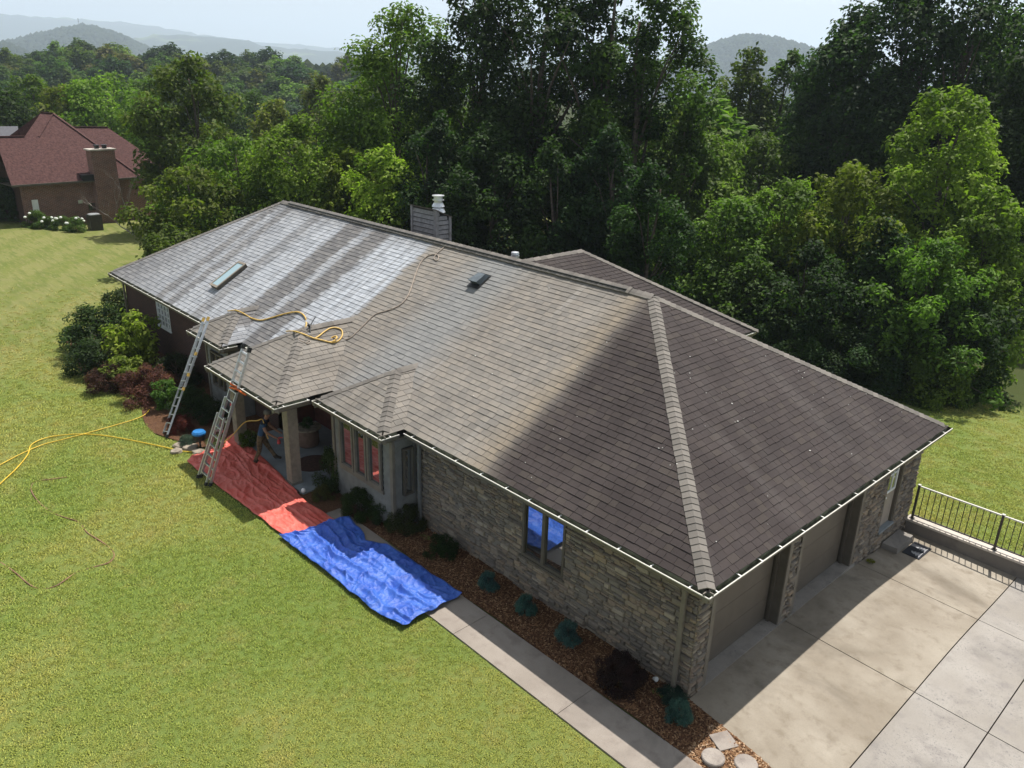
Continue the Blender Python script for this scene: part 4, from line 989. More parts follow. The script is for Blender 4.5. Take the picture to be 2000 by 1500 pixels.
pL, pR = front[3], front[2]; back = V_*7.0-Z3*(pk[2]-2.9); mb.poly([pR, pL, pL+back-U*4, pR+back+U*6]); mb.poly([front[1], pR+back+U*6, pR]); mb.poly([front[4], pL, pL+back-U*4, front[4]+V_*6-Z3*3]); mb.poly([front[5], front[4], front[4]+V_*6-Z3*3, front[5]+V_*6-Z3*3])
nroof = mb.build('roof', M['nroof'], neigh)
w2 = nuv(onv(150, 249, 10)); mb = MB(); NC2 = NN@(nl(w2[0], 10, w2[2])); f2 = lambda px, py: onpl(px, py, NN, NC2)
a_, b_, c_, d_ = f2(120, 248), f2(210, 249), f2(330, 330), f2(120, 330); mb.poly([a_, b_, c_, d_]); mb.poly([b_, a_, a_+V_*4-Z3*2.4, b_+V_*4-Z3*2.4+U*3]); mb.poly([c_, b_, b_+V_*4-Z3*2.4+U*3]); mb.build('rear_roof', M['nroof'], neigh)
def bar(a, b, w, mat, nm, par): q = MB(); q.beam(a, b, w, .06); q.build(nm, mat, par)
bar(front[2]+Z3*.04, front[1]+Z3*.04, .22, M['nroof'], 'hip_ridge', nroof); bar(front[3]+Z3*.04, front[2]+Z3*.04, .22, M['nroof'], 'ridge_cap', nroof); bar(front[4]+Z3*.04, front[5]+Z3*.04, .22, M['nroof'], 'ridge_cap', nroof); bar(a_+Z3*.04, b_+Z3*.04, .22, M['nroof'], 'ridge_cap', nroof)
bar(front[2]+Z3*.02, fp_(76, 268)+Z3*.03, .16, M['nroof'], 'valley', nroof)
q = MB(); q.beam(front[0]-Z3*.07-V_*.03, front[1]-Z3*.07-V_*.03, .12, .14); q.build('gutter', M['trim_dark'], neigh)
def nbox(nm, mat, par, u0, u1, v0, v1, z0, z1):
    q = MB(); q.hexa([nl(u0, v0, z0), nl(u1, v0, z0), nl(u1, v1, z0), nl(u0, v1, z0), nl(u0, v0, z1), nl(u1, v0, z1), nl(u1, v1, z1), nl(u0, v1, z1)]); return q.build(nm, mat, par)
uR = nuv(front[1])[0]
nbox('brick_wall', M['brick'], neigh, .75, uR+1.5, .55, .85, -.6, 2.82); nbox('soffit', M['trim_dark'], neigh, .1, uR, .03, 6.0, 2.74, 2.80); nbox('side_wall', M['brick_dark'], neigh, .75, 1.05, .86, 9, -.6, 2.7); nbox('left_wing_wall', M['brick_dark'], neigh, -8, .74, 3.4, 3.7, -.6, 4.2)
c0, c1 = nuv(onv(172, 292, .1)), nuv(onv(222, 292, .1)); ch_ = nbox('chimney', M['brick'], neigh, c0[0]+.05, c1[0]-.05, -.15, .75, -.6, c0[2]-.1)
nbox('chimney_crown', M['capstone'], ch_, c0[0]-.05, c1[0]+.05, -.25, .85, c0[2]-.09, c0[2]+.02)
for k in (.38, .68):
    u_ = c0[0]+(c1[0]-c0[0])*k; q = MB(); b = nl(u_, .3, c0[2]+.02); q.lathe(b, [(.17, 0), (.17, .2), (.24, .22), (.24, .27), (0, .3)], 12); q.build('flue_pot', M['black'], ch_)
l0 = nuv(onv(160, 345, -.0)); nbox('chimney_shoulder', M['black'], ch_, l0[0], c0[0]+.04, -.1, .9, 2.85, 3.3)
mt_ = nuv(onv(70, 405, .5)); nbox('utility_meter', M['white'], neigh, mt_[0]-.2, mt_[0]+.2, .44, .549, mt_[2]-.5, mt_[2]+.55); nbox('louvre_vent', M['galv'], neigh, nuv(onv(160, 411, .5))[0]-.16, nuv(onv(160, 411, .5))[0]+.16, .5, .549, 1.15, 1.4)
w_ = nuv(onv(186, 402, .5)); nbox('basement_window', M['glass'], neigh, w_[0]-.5, w_[0]+.5, .5, .549, .55, 1.1)
acu = nuv(onz(186, 437, 0)); ac = nbox('ac', M['iron'], None, 0, 0, 0, 0, 0, 0); bpy.data.objects.remove(ac)
acp = onz(186, 440, 0.0); act = thing('air_conditioner', acp, 'grey air conditioner unit standing by the neighbour brick wall', 'air conditioner')
q = MB(); q.box(acp[0]-.42, acp[0]+.42, acp[1]-.42, acp[1]+.42, -.4, .8); q.build('cabinet', M['iron'], act); q = MB(); q.lathe((acp[0], acp[1], .8), [(.4, 0), (.4, .05), (.36, .06)], 20); q.build('fan_grille', M['galv'], act)
for i, (px, py, r, h, lb) in enumerate(((72, 441, .95, 1.3, 'round flowering shrub below the white meter on the neighbour wall'), (97, 443, .6, .95, 'low shrub right of the round flowering shrub by the neighbour house'), (122, 444, .75, 1.05, 'white-flowering hydrangea in the middle of the neighbour bed'), (148, 446, .8, 1.15, 'white-flowering hydrangea nearest the neighbour chimney'))):
    P = onz(px, py, 0); rt = plant('hydrangea', 'leafy', (P[0], P[1], float(zg(P[0], P[1]))), h, r, (.075, .12, .03), lb, 'shrub', 'shrubs along the neighbour wall')
    q = MB(); rr = random.Random(i)
    for k in range(5):
        a = rr.uniform(0, 6.28); e = rr.uniform(.2, 1.2); c = (P[0]+r*.85*math.cos(a)*math.cos(e), P[1]+r*.85*math.sin(a)*math.cos(e), float(zg(P[0], P[1]))+h*(.35+.6*math.sin(e))); q.lathe(c, [(.0, -.07), (.09, -.04), (.11, .02), (.07, .08), (.0, .1)], 8)
    fl = kind(q.build('flower_heads', M['flower'], None, base=tuple(rt.location)), 'stuff'); fl.parent = rt; fl.location = (0, 0, 0); fl.matrix_parent_inverse = (Matrix.Rotation(rt.rotation_euler.z, 4, 'Z') @ Matrix.Diagonal((*rt.scale, 1))).inverted()
P = onz(22, 430, 0); plant('corner_shrub', 'under', (P[0], P[1], 0), 3.2, 1.1, DK, 'dark upright shrub at the left corner of the neighbour house', 'shrub')
# grey roofed house behind
g0 = atdist(-10, 88); gh = thing('grey_roof_house', (g0[0], g0[1], 0), 'distant house with a grey roof cut by the left edge', 'house')
q = MB(); zt = ztop(5, 250, 88); ze_ = ztop(5, 268, 88)
A = [np.array([*atdist(px, D), 0]) for px, D in ((-90, 86), (26, 86), (26, 95), (-90, 95))]
q.poly([A[0]+Z3*ze_, A[1]+Z3*ze_, (A[1]+A[2])/2+Z3*zt, (A[0]+A[3])/2+Z3*zt]); q.poly([A[2]+Z3*ze_, A[3]+Z3*ze_, (A[0]+A[3])/2+Z3*zt, (A[1]+A[2])/2+Z3*zt]); q.build('roof', M['groof'], gh)
q = MB(); q.hexa([A[0]*1.0, A[1]*1.0, A[2]*1.0, A[3]*1.0]+[a+Z3*ze_ for a in A]); q.build('wall', M['brick_dark'], gh)

# bare dead tree
bt = onz(262, 455, 0); dead = thing('bare_tree', (bt[0], bt[1], -.2), 'leafless pale grey tree leaning before the neighbour chimney', 'tree')
q = MB(); Rb = random.Random(4)
def branch(p, d, l, r, lev):
    pts = [p]; dd = Vector(d)
    for k in range(4): dd = (dd+Vector((Rb.uniform(-.22, .22), Rb.uniform(-.22, .22), Rb.uniform(-.05, .16)))).normalized(); pts.append(pts[-1]+dd*l/4)
    q.tube(pts, [r*(1-.2*k) for k in range(5)], 5)
    if lev < 5:
        for k in range(3 if lev < 4 else 2): i = Rb.choice((2, 3, 4, 4)); nd = (dd+Vector((Rb.uniform(-.8, .8), Rb.uniform(-.8, .8), Rb.uniform(-.2, .5)))).normalized(); branch(pts[i], nd, l*Rb.uniform(.55, .75), r*.5, lev+1)
lf = -CR; branch(Vector((bt[0], bt[1], -.2)), Vector((lf[0]*.75, lf[1]*.75, .75)), 2.1, .06, 1); branch(Vector((bt[0], bt[1], -.2)), Vector((lf[0]*.35, lf[1]*.35, 1)), 2.0, .055, 1)
q.build('branches', M['deadwood'], dead)

# ------------------------------------------------------------------ retaining wall, railing, step, mat, stones
yw = float(onz(1900, 1062, .12)[1]); ZC = .12
rw = thing('retaining_wall', (5.8, yw+.15, -.3), 'low concrete retaining wall with pale cap along the driveway', 'wall')
mb = MB(); mb.box(-.40, 12, yw+.02, yw+.28, -1.2, .06); mb.build('wall_body', M['retain'], rw)
x = -.42
while x < 12: mb = MB(); mb.box(x, min(x+1.55, 12), yw-.01, yw+.32, .0605, ZC, rnd.uniform(.3, .7)); mb.build('cap_slab', M['capstone'], rw); x += 1.558
rl = thing('railing', (5.8, yw+.16, ZC), 'bronze metal picket railing standing on the retaining wall', 'railing')
RZ1 = ZC+.98; yr_ = yw+.13; x = -.30; first = True
posts = []
while x < 12: posts.append(x); x += 2.06
for i, x in enumerate(posts):
    mb = MB(); mb.box(x-.028, x+.028, yr_-.028, yr_+.028, ZC+.001, RZ1+.03); po = mb.build('post', M['iron'], rl)
    boxpart('post_cap', M['gutter'], po, x-.036, x+.036, yr_-.036, yr_+.036, RZ1+.0305, RZ1+.05); boxpart('base_plate', M['iron'], po, x-.06, x+.06, yr_-.06, yr_+.06, ZC+.0005, ZC+.012)
    if i+1 < len(posts):
        boxpart('top_rail', M['gutter'], rl, x+.029, posts[i+1]-.029, yr_-.024, yr_+.024, RZ1-.01, RZ1+.02); boxpart('bottom_rail', M['iron'], rl, x+.029, posts[i+1]-.029, yr_-.018, yr_+.018, ZC+.09, ZC+.12)
        for k in range(1, 14): xx = x+2.06*k/14; boxpart('picket', M['iron'], rl, xx-.009, xx+.009, yr_-.009, yr_+.009, ZC+.1205, RZ1-.011)
st = thing('door_step', (-.2, 9.65, -.26), 'grey concrete step below the garage entry door', 'step')
mb = MB(); mb.hexa([(-.39, 9.12, -.4), (.03, 9.12, -.4), (.03, 10.16, -.4), (-.39, 10.16, -.4), (-.39, 9.12, -.05), (.0, 9.14, -.05), (.0, 10.14, -.05), (-.39, 10.16, -.05)]); mb.build('block', M['drive_grey'], st)
zm = zd(.25, 9.75)+.004; dm = thing('doormat', (.27, 9.78, zm), 'black doormat with pale tree shapes beside the concrete step', 'doormat')
mb = MB(); mb.hexa([(.06, 9.34, zd(0, 9.3)+.003), (.50, 9.34, zd(.5, 9.3)+.003), (.50, 10.2, zd(.5, 10.2)+.003), (.06, 10.2, zd(0, 10.2)+.003), (.06, 9.34, zd(0, 9.3)+.02), (.50, 9.34, zd(.5, 9.3)+.02), (.50, 10.2, zd(.5, 10.2)+.02), (.06, 10.2, zd(0, 10.2)+.02)]); mb.build('pad', M['mat'], dm)
for cy, s in ((9.56, 1), (9.92, .85)):
    mb = MB()
    for k in range(4):
        x0 = .12+k*.075*s; w = .14*s*(1-k*.2)+.02; zz = zd(x0, cy)+.026+.0006*k; mb.poly([(.46-(x0-.12)-.12*s+.02, cy, zz+.001), (.46-(x0-.12), cy-w, zz), (.46-(x0-.12), cy+w, zz)])
    mb.build('tree_print', M['mat_pale'], dm)
leafp = onz(1700, 1098, zd(0, 8)); lf_ = MB()
for k in range(9):
    a = k*.7; lf_.poly([(leafp[0], leafp[1], leafp[2]+.01), (leafp[0]+.09*math.cos(a-.3), leafp[1]+.09*math.sin(a-.3), leafp[2]+.05), (leafp[0]+.13*math.cos(a), leafp[1]+.13*math.sin(a), leafp[2]+.03), (leafp[0]+.09*math.cos(a+.3), leafp[1]+.09*math.sin(a+.3), leafp[2]+.05)])
o = lf_.build('fallen_sprig', M['leaf'], None, base=tuple(leafp)); o.color = (.12, .13, .02, 1); tag(o, 'small yellow-green sprig lying on the shaded driveway', 'leaf')
s1 = thing('stepping_stone', (.66, .02, .03), 'square pebbled stepping stone in the sunlit mulch by the driveway', 'stepping stone', 'stepping stones')
mb = MB(); a = .35; c = [(.66+.27*math.cos(a+k*math.pi/2), .02+.27*math.sin(a+k*math.pi/2)) for k in range(4)]; mb.hexa([(x, y, .0) for x, y in c]+[(x, y, .085) for x, y in c]); mb.build('slab', M['pebble'], s1)
for x, y, lb in ((.74, -.43, 'round pebbled stepping stone nearest the walkway end'), (1.2, -.12, 'round pebbled stepping stone nearest the driveway edge')):
    s1 = thing('stepping_stone', (x, y, .02), lb, 'stepping stone', 'stepping stones'); mb = MB(); mb.lathe((x, y, 0), [(.20, 0), (.205, .07), (.19, .088), (0, .09)], 26); mb.build('slab', M['pebble'], s1)

# ------------------------------------------------------------------ shrubs in the beds
SPR = (.045, .10, .10)
for i, (x, y, r, h, lb) in enumerate(((-5.60, -.10, .245, .47, 'small blue-green dwarf spruce left of the stone wall window, next to the blue tarp'), (-4.38, -.06, .245, .48, 'small blue-green dwarf spruce below the stone wall window'), (-3.10, -.08, .285, .54, 'largest blue-green dwarf spruce, between the window and the dark maroon dome'), (-.22, -.12, .25, .5, 'blue-green dwarf spruce near the garage corner beside the sunlit mulch'))):
    plant('dwarf_spruce', 'spruce', (x, y, .02), h, r, SPR, lb, 'shrub', 'dwarf spruces in the mulch bed')
plant('creeping_juniper', 'spruce', (-.62, .27, .02), .2, .3, (.022, .045, .035), 'flat dark creeping juniper at the foot of the corner downspout', 'shrub')
plant('maroon_barberry', 'dome', (-1.5, -.26, .02), .8, .46, (.020, .010, .011), 'very dark maroon dome-shaped barberry in the mulch bed', 'shrub')
plant('boxwood', 'fine', (-7.32, .0, .02), .6, .42, (.022, .042, .014), 'round dark green bush alone by the stone wall', 'shrub')
for px, py, zc, r, h, k, c, lb in ((705, 985, .3, .65, .75, 'fine', (.03, .05, .016), 'low dark green shrub under the bay windows, nearest the red tarp'), (755, 1000, .3, .5, .65, 'fine', (.028, .05, .018), 'dark green shrub under the right bay window'), (795, 1015, .3, .55, .7, 'fine', (.045, .05, .02), 'olive shrub between the bay corner and the downspout'), (645, 925, .5, .5, 1.35, 'leafy', (.045, .062, .024), 'tall loose shrub at the right edge of the porch'), (628, 965, .2, .3, .5, 'fine', (.07, .075, .03), 'small pale shrub at the corner of the porch floor'), (487, 858, .3, .35, .6, 'bigleaf', (.08, .12, .025), 'light green fern-like plant by the left porch post')):
    P = onz(px, py, zc); plant('bed_shrub', k, (P[0], P[1], .02), h, r, c, lb, 'shrub')
for px, py, zc, r, h, k, c, lb in ((200, 640, 1.0, 1.7, 2.1, 'leafy', (.034, .058, .018), 'large dark glossy rhododendron at the far left end of the house'), (228, 600, 1.0, 1.2, 1.9, 'leafy', (.03, .05, .02), 'dark shrub against the far end of the brick wall'), (262, 655, 1.25, 1.05, 2.3, 'bigleaf', (.17, .24, .04), 'bright large-leaved shrub before the brick wall window'), (185, 700, .6, 1.1, 1.4, 'leafy', (.03, .048, .02), 'dark shrub at the outer left edge of the bed'), (240, 725, .6, .8, 1.2, 'bigleaf', (.13, .165, .03), 'spiky olive-green shrub between two maroon barberries'), (212, 735, .5, .9, .95, 'fine', (.05, .025, .022), 'maroon barberry left of the spiky olive-green shrub'), (292, 745, .6, 1.15, 1.25, 'fine', (.10, .045, .045), 'big reddish-purple barberry in the middle of the shrub bed'), (322, 772, .5, .55, 1.1, 'bigleaf', (.07, .14, .03), 'bright green shrub right beside the left ladder'), (352, 826, .3, .45, .6, 'fine', (.085, .022, .022), 'small red barberry behind the foot of the left ladder'), (385, 780, .6, .9, 1.1, 'leafy', (.026, .042, .016), 'shaded dark shrub between the two ladders'), (340, 720, .7, .9, 1.3, 'leafy', (.022, .036, .016), 'shaded dark shrub under the eave behind the left ladder'), (420, 800, .4, .6, .8, 'leafy', (.028, .045, .02), 'shaded shrub left of the left porch post'), (365, 857, .2, .3, .35, 'spruce', (.04, .075, .05), 'small blue-green mound beside the blue box'), (420, 862, .2, .35, .35, 'bigleaf', (.07, .10, .03), 'low broad-leaved plant behind the right ladder')):
    P = onz(px, py, zc); plant('bed_shrub', k, (P[0], P[1], .0), h, r, c, lb, 'shrub')
# edging rocks and garden fixtures
Rr = random.Random(2)
for i, (px, py, r, lb) in enumerate(((352, 872, .22, 'flat tan rock at the bed edge by the left ladder'), (372, 876, .26, 'flat tan rock in front of the blue box'), (345, 884, .18, 'small tan rock nearest the yellow hose'), (388, 885, .2, 'tan rock touching the tip of the red tarp'))):
    P = onz(px, py, 0); o = MB(); o.lathe((P[0], P[1], 0), [(r*.9, -.02), (r, .04), (r*.85, .09), (r*.4, .11)], 9)
    o.v = [(x+Rr.uniform(-.03, .03), y+Rr.uniform(-.03, .03), z) for x, y, z in o.v]; tag(o.build('rock', M['rock'], None, base=(P[0], P[1], 0)), lb, 'rock', 'edging rocks')
P = onz(391, 868, .12); bx_ = thing('blue_box_light', (P[0], P[1], 0), 'blue and black box on a short dark stake in the bed', 'garden light')
mb = MB(); mb.tube([(P[0], P[1], 0), (P[0], P[1], .26)], .03, 8); mb.build('stake', M['black'], bx_)
mb = MB(); mb.lathe((P[0], P[1], .24), [(.08, 0), (.19, .06), (.20, .2), (.19, .24)], 14); mb.build('body', M['black'], bx_); mb = MB(); mb.lathe((P[0], P[1], .4805), [(.21, 0), (.21, .05), (.17, .10), (0, .12)], 14); mb.build('lid', M['blue_plastic'], bx_)
P = onz(593, 962, .1); gl = thing('globe_light', (P[0], P[1], 0), 'small white globe path light beside the porch floor', 'garden light')
mb = MB(); mb.tube([(P[0], P[1], 0), (P[0], P[1], .1)], .015, 6); mb.build('stake', M['black'], gl); mb = MB(); mb.lathe((P[0], P[1], .1), [(.02, 0), (.06, .03), (.07, .07), (.05, .12), (0, .14)], 12); mb.build('globe', M['white'], gl, smooth=True)
P = onz(1279, 1328, .08); sp = thing('spotlight', (P[0], P[1], .02), 'small white spotlight standing at the foot of the stone wall', 'garden light')
mb = MB(); mb.tube([(P[0], P[1], 0), (P[0], P[1], .1)], .012, 6); mb.build('stake', M['black'], sp); mb = MB(); mb.tube([(P[0]-.03, P[1], .1), (P[0]+.05, P[1]-.02, .14)], [.03, .05], 10); mb.build('head', M['white'], sp)
# porch furniture
P = onz(603, 868, .1); pt = thing('porch_table', (P[0], P[1], .1), 'round drum table with a plant on the shaded porch', 'table')
mb = MB(); mb.lathe((P[0], P[1], .1005), [(.30, 0), (.34, .1), (.33, .45), (.26, .55), (.26, .58)], 20); mb.build('drum', M['terracotta'], pt, smooth=True); mb = MB(); mb.lathe((P[0], P[1], .681), [(.42, 0), (.43, .02), (.42, .04), (0, .041)], 24); mb.build('table_top', M['rock'], pt)
plant('potted_plant', 'leafy', (P[0], P[1], .725), .35, .22, (.04, .07, .03), 'small plant standing on the round porch table', 'potted plant')
P = onz(612, 905, .1); mb = MB(); mb.lathe((P[0], P[1], .1005), [(.55, 0), (.55, .012), (.5, .016), (0, .017)], 32); tag(mb.build('round_rug', M['rug'], None, base=(P[0], P[1], .1005)), 'round dark brown rug on the porch floor', 'rug')

# ------------------------------------------------------------------ tarps
from mathutils import noise as mn
def resample(pts, n):
    pts = [np.array(p, float) for p in pts]; s = np.concatenate([[0], np.cumsum([np.linalg.norm(b-a) for a, b in zip(pts, pts[1:])])]); t_ = np.linspace(0, s[-1], n)
    return np.stack([np.interp(t_, s, [p[k] for p in pts]) for k in range(3)], -1)
def tarp(name, fpx, rpx, mat, label, zb, amp, seed, nu=260, nv=90, curl=None):
    A = resample([onz(*q) for q in fpx], nu); B = resample([onz(*q) for q in rpx], nu); P = []
    for i in range(nu):
        row = []; u = i/(nu-1)
        for j in range(nv):
            v = j/(nv-1); p = A[i]*(1-v)+B[i]*v; L = u*6.0; Wd = v*1.7
            wob = mn.noise(Vector((L*.5, seed, 0)))*.5
            fold = sum(max(0, 1-abs((Wd-c_-wob*.3-sl*L)/w_))**1.5*h_*(.35+.65*abs(mn.noise(Vector((L*.8, c_*9, seed))))*1.7) for c_, w_, h_, sl in FOLDS[name])
            z = fold*amp+amp*.28*abs(mn.noise(Vector((L*1.6+Wd*.7, Wd*3.0, seed))))+amp*.12*abs(mn.noise(Vector((L*4.5, Wd*5.0-L*2, seed+3))))+amp*.08*mn.noise(Vector((L*13, Wd*13, seed)))+amp*.42*(1-min(1, 2.2*abs(mn.noise(Vector((L*1.5-Wd*.5, Wd*2.6+L*.5, seed+11))))))**3+amp*.2*(1-min(1, 2.4*abs(mn.noise(Vector((L*3.6+Wd*2.2, Wd*4.2-L*1.2, seed+17))))))**3
            base = .115 if p[1] > -1.2 and p[0] < -12.1 else .062
            ed = min(u, 1-u, v*.5, (1-v)*.5)*40
            z = base+zb+z*min(1, .25+ed)
            if curl: z += curl(u, v)
            row.append((p[0]+amp*.5*mn.noise(Vector((L*2, Wd*4, seed+7))), p[1]+amp*.5*mn.noise(Vector((L*2, Wd*4, seed+9))), z))
        P.append(row)
    mb = MB(); mb.grid(P); c = np.mean([q for r in P for q in r], 0); o = mb.build(name, mat, None, base=(c[0], c[1], .02), smooth=True)
    so = o.modifiers.new('thickness', 'SOLIDIFY'); so.thickness = .004; so.offset = 1
    return tag(o, label, 'tarp')
FOLDS = {'red_tarp': [(.35, .10, .5, 0), (.75, .08, .6, .01), (1.05, .07, .6, -.01), (1.35, .10, .6, .0)], 'blue_tarp': [(.22, .10, .8, .01), (.50, .12, .9, .035), (.95, .09, .8, -.01), (1.3, .16, .9, -.08), (1.1, .14, .7, .05)]}
tarp('red_tarp', [(366, 905), (398, 930), (432, 958), (470, 985), (510, 1016), (560, 1055)], [(400, 886), (440, 866), (458, 862), (482, 872), (520, 905), (560, 945), (600, 985), (668, 1028)], M['tarp_red'], 'long crinkled red tarp laid in front of the porch', .0, .075, 1.0, curl=lambda u, v: .22*max(0, 1-abs(u-.16)/.06)*max(0, (v-.85)/.15)+.12*max(0, 1-u/.05)*max(0, 1-abs(v-.3)/.3))
tarp('blue_tarp', [(545, 1050), (585, 1083), (640, 1124), (690, 1166), (740, 1206), (786, 1231)], [(640, 1036), (680, 1021), (705, 1038), (716, 1062), (757, 1070), (800, 1096), (850, 1131), (903, 1169)], M['tarp_blue'], 'rumpled blue tarp covering the lawn edge and walkway', .03, .11, 5.0, 280, 100, curl=lambda u, v: .12*max(0, 1-abs(u-.10)/.10)*max(0, (v-.4)/.6)+.06*max(0, (u-.88)/.12)*(.5+.5*math.sin(v*17+3*u)))

# ------------------------------------------------------------------ ladders
def ladder(name, base, top, wb, wt, n, label, bump_mat, two=False):
    base = Vector(base); top = Vector(top); d = (top-base).normalized(); side = d.cross(Vector((0, 1, .2))).normalized(); nrm_ = side.cross(d).normalized()
    if side.x < 0: side = -side
    root = thing(name, base, label, 'ladder', 'ladders leaning on the front eave'); L = (top-base).length
    def rail(a0, a1, w0, w1, off, wd):
        for s in (-1, 1):
            p = base+d*(L*a0)+side*(s*w0/2)+nrm_*off; q = base+d*(L*a1)+side*(s*w1/2)+nrm_*off; mb = MB(); mb.beam(p, q, .032, wd, up=nrm_); r = mb.build('rail', M['alu'], root)
            if a0 == 0: mb = MB(); mb.beam(p-d*.03, p+d*.07, .05, wd+.02, up=nrm_); mb.build('foot', M['rubber'], r)
            if a1 == 1: mb = MB(); mb.beam(q-d*.05, q+d*.09, .06, wd+.03, up=nrm_); mb.build('end_bumper', bump_mat, r)
    W_ = lambda a: wb+(wt-wb)*a
    if two: rail(0, .62, wb, wb*.78, 0, .075); rail(.0, .5, wb*.86, wb*.70, -.11, .06); rail(.36, 1, wb*.70, wt, .05, .075)
    else: rail(0, 1, wb, wb, 0, .05); rail(.42, .99, wb-.075, wb-.075, .045, .04)
    for k in range(n):
        a = (k+.55)/n; off = 0 if a < .6 else .055; w = (wb*(1-.35*a) if two else wb-.04) if a < .6 else (wb*.70+(wt-wb*.70)*(a-.36)/.64 if two else wb-.1)
        p = base+d*(L*a)+nrm_*off; mb = MB(); mb.beam(p-side*(w/2), p+side*(w/2), .075, .03, up=d); mb.build('rung', M['alu'], root)
    return root, base, d, side, nrm_, L
r1 = ladder('extension_ladder', (-18.51, -2.53, .02), (-19.40, -.43, 3.32), .50, .42, 14, 'aluminium extension ladder with yellow tips, left of the two ladders', M['amber'])
r2 = ladder('folding_ladder', (-14.70, -2.83, .06), (-14.46, -1.40, 3.82), .60, .36, 14, 'aluminium multi-section ladder standing on the red tarp, right of the two', M['black'], True)
for a in (.40, .52, .70):
    root, b, d, s, n, L = r1; mb = MB(); p = b+d*(L*a); mb.beam(p+s*.2, p+s*.29, .07, .11, up=d); mb.build('rung_lock', M['amber'], root)
root, b, d, s, n, L = r2
mb = MB(); p = b+d*(L*.72)
mb.tube([p+s*.17, p+s*.05+n*.1, p-s*.17, p-s*.3+n*.12+Vector((0, 0, .05))], .028, 6); mb.tube([p-s*.16-d*.1, p+s*.18-d*.02, p+s*.55+n*.12-d*.05], .026, 6)
mb.build('orange_rope', M['orange'], root)
for k in range(5): q = b+d*(L*(.30+.1*k))+s*.20; mb = MB(); mb.beam(q-d*.03, q+d*.03, .05, .1, up=n); mb.build('hinge_lock', M['red_plastic'] if k % 2 else M['black'], root)

# ------------------------------------------------------------------ hoses
def smooth_path(P, n):
    P = [np.array(p, float) for p in P]; P = [2*P[0]-P[1]]+P+[2*P[-1]-P[-2]]; out = []
    for i in range(1, len(P)-2):
        for k in range(n):
            t_ = k/n; a, b, c, d = P[i-1:i+3]; out.append(.5*((2*b)+(-a+c)*t_+(2*a-5*b+4*c-d)*t_*t_+(-a+3*b-3*c+d)*t_**3))
    out.append(P[-2]); return out
def hose(name, P, r, mat, label, cat='hose', n=6, extra=None):
    pts = smooth_path(P, n); mb = MB(); c = pts[0]; mb.tube(pts, r, 7)
    if extra: extra(mb)
    return tag(mb.build(name, mat, None, base=tuple(c), smooth=True), label, cat)
G = lambda L, z=.045: [onz(a, b, z) for a, b in L]
hose('garden_hose', G([(-40, 985), (0, 945), (32, 915), (54, 888), (62, 868), (95, 854), (150, 848), (205, 851), (262, 861), (320, 873), (362, 882), (402, 880), (425, 870)]), .018, M['yellow'], 'yellow hose looping across the lawn to the right ladder')
hose('garden_hose', G([(-30, 925), (0, 908), (42, 886), (82, 869), (112, 861), (170, 846), (230, 829), (266, 818), (284, 809), (292, 800)]), .016, M['yellow'], 'straighter yellow hose running from the left edge to the shrub bed')
bp_ = [(130, 932), (100, 936), (72, 940), (61, 950), (64, 965), (80, 985), (102, 1001), (124, 1010), (145, 1016), (158, 1024), (170, 1040), (195, 1056), (214, 1070), (223, 1084), (214, 1098), (186, 1107), (150, 1118), (126, 1134), (108, 1145), (82, 1151), (58, 1142), (32, 1120), (8, 1103), (-30, 1080)]
hose('buried_hose', [onz(a, b, .006+.02*math.sin(i*1.9)) for i, (a, b) in enumerate(bp_)], .016, M['brownhose'], 'brown hose winding half hidden in the lawn grass')
def RH(L, h=.05): return [roof_hit(a, b)+np.array([0, -.01, h]) for a, b in L]
hose('roof_hose', RH([(446, 610), (462, 609), (478, 616), (492, 624), (510, 628), (532, 623), (556, 616), (578, 612), (590, 615), (597, 623), (599, 634), (598, 642)]), .024, M['amber'], 'amber hose curving over the foamy roof between two porch roofs')
hose('roof_hose', RH([(560, 650), (575, 650), (592, 655), (612, 663), (632, 668), (650, 672), (662, 668), (669, 658), (668, 648), (658, 643), (646, 644), (634, 651), (624, 659), (616, 664)]), .022, M['amber'], 'amber hose coiled in a loop on the porch roof', extra=lambda mb: mb.tube([roof_hit(651, 667)+np.array([.11*math.cos(k*.42), .11*math.sin(k*.42), .07+.066*math.sin(k*.42)]) for k in range(16)], .026, 6))
hose('roof_hose', RH([(669, 661), (676, 665), (686, 661), (700, 648), (715, 633), (732, 617), (752, 610), (768, 605), (785, 595), (798, 578), (806, 556), (814, 532), (824, 512), (838, 501), (850, 499), (857, 503), (854, 511), (848, 507), (852, 499), (862, 490), (872, 480), (880, 474)], .035), .017, M['beige'], 'beige hose snaking up the roof to the ridge')
hose('short_cord', RH([(585, 660), (583, 664), (588, 668), (596, 671), (602, 674), (607, 670), (604, 668), (599, 672)], .04), .012, M['beige'], 'short thin knotted cord lying on the porch roof', 'cord')
gp = [roof_hit(617, 628), roof_hit(607, 643), roof_hit(606, 654)]; gn = thing('spray_gun', tuple(gp[2]), 'dark spray gun propped on the porch roof ridge', 'spray gun')
mb = MB(); mb.tube([gp[2]+np.array([0, 0, .08]), gp[1]+np.array([0, 0, .13]), gp[0]+np.array([0, 0, .16])], [.022, .02, .016], 8); mb.build('lance', M['black'], gn)
mb = MB(); mb.beam(gp[1]+np.array([0, 0, .04]), gp[1]+np.array([.03, -.1, .16]), .04, .05); mb.build('handle', M['black'], gn); mb = MB(); mb.tube([gp[2]+np.array([0, -.01, .05]), gp[2]+np.array([0, -.05, .02])], .028, 8); mb.build('coupling', M['galv'], gn)

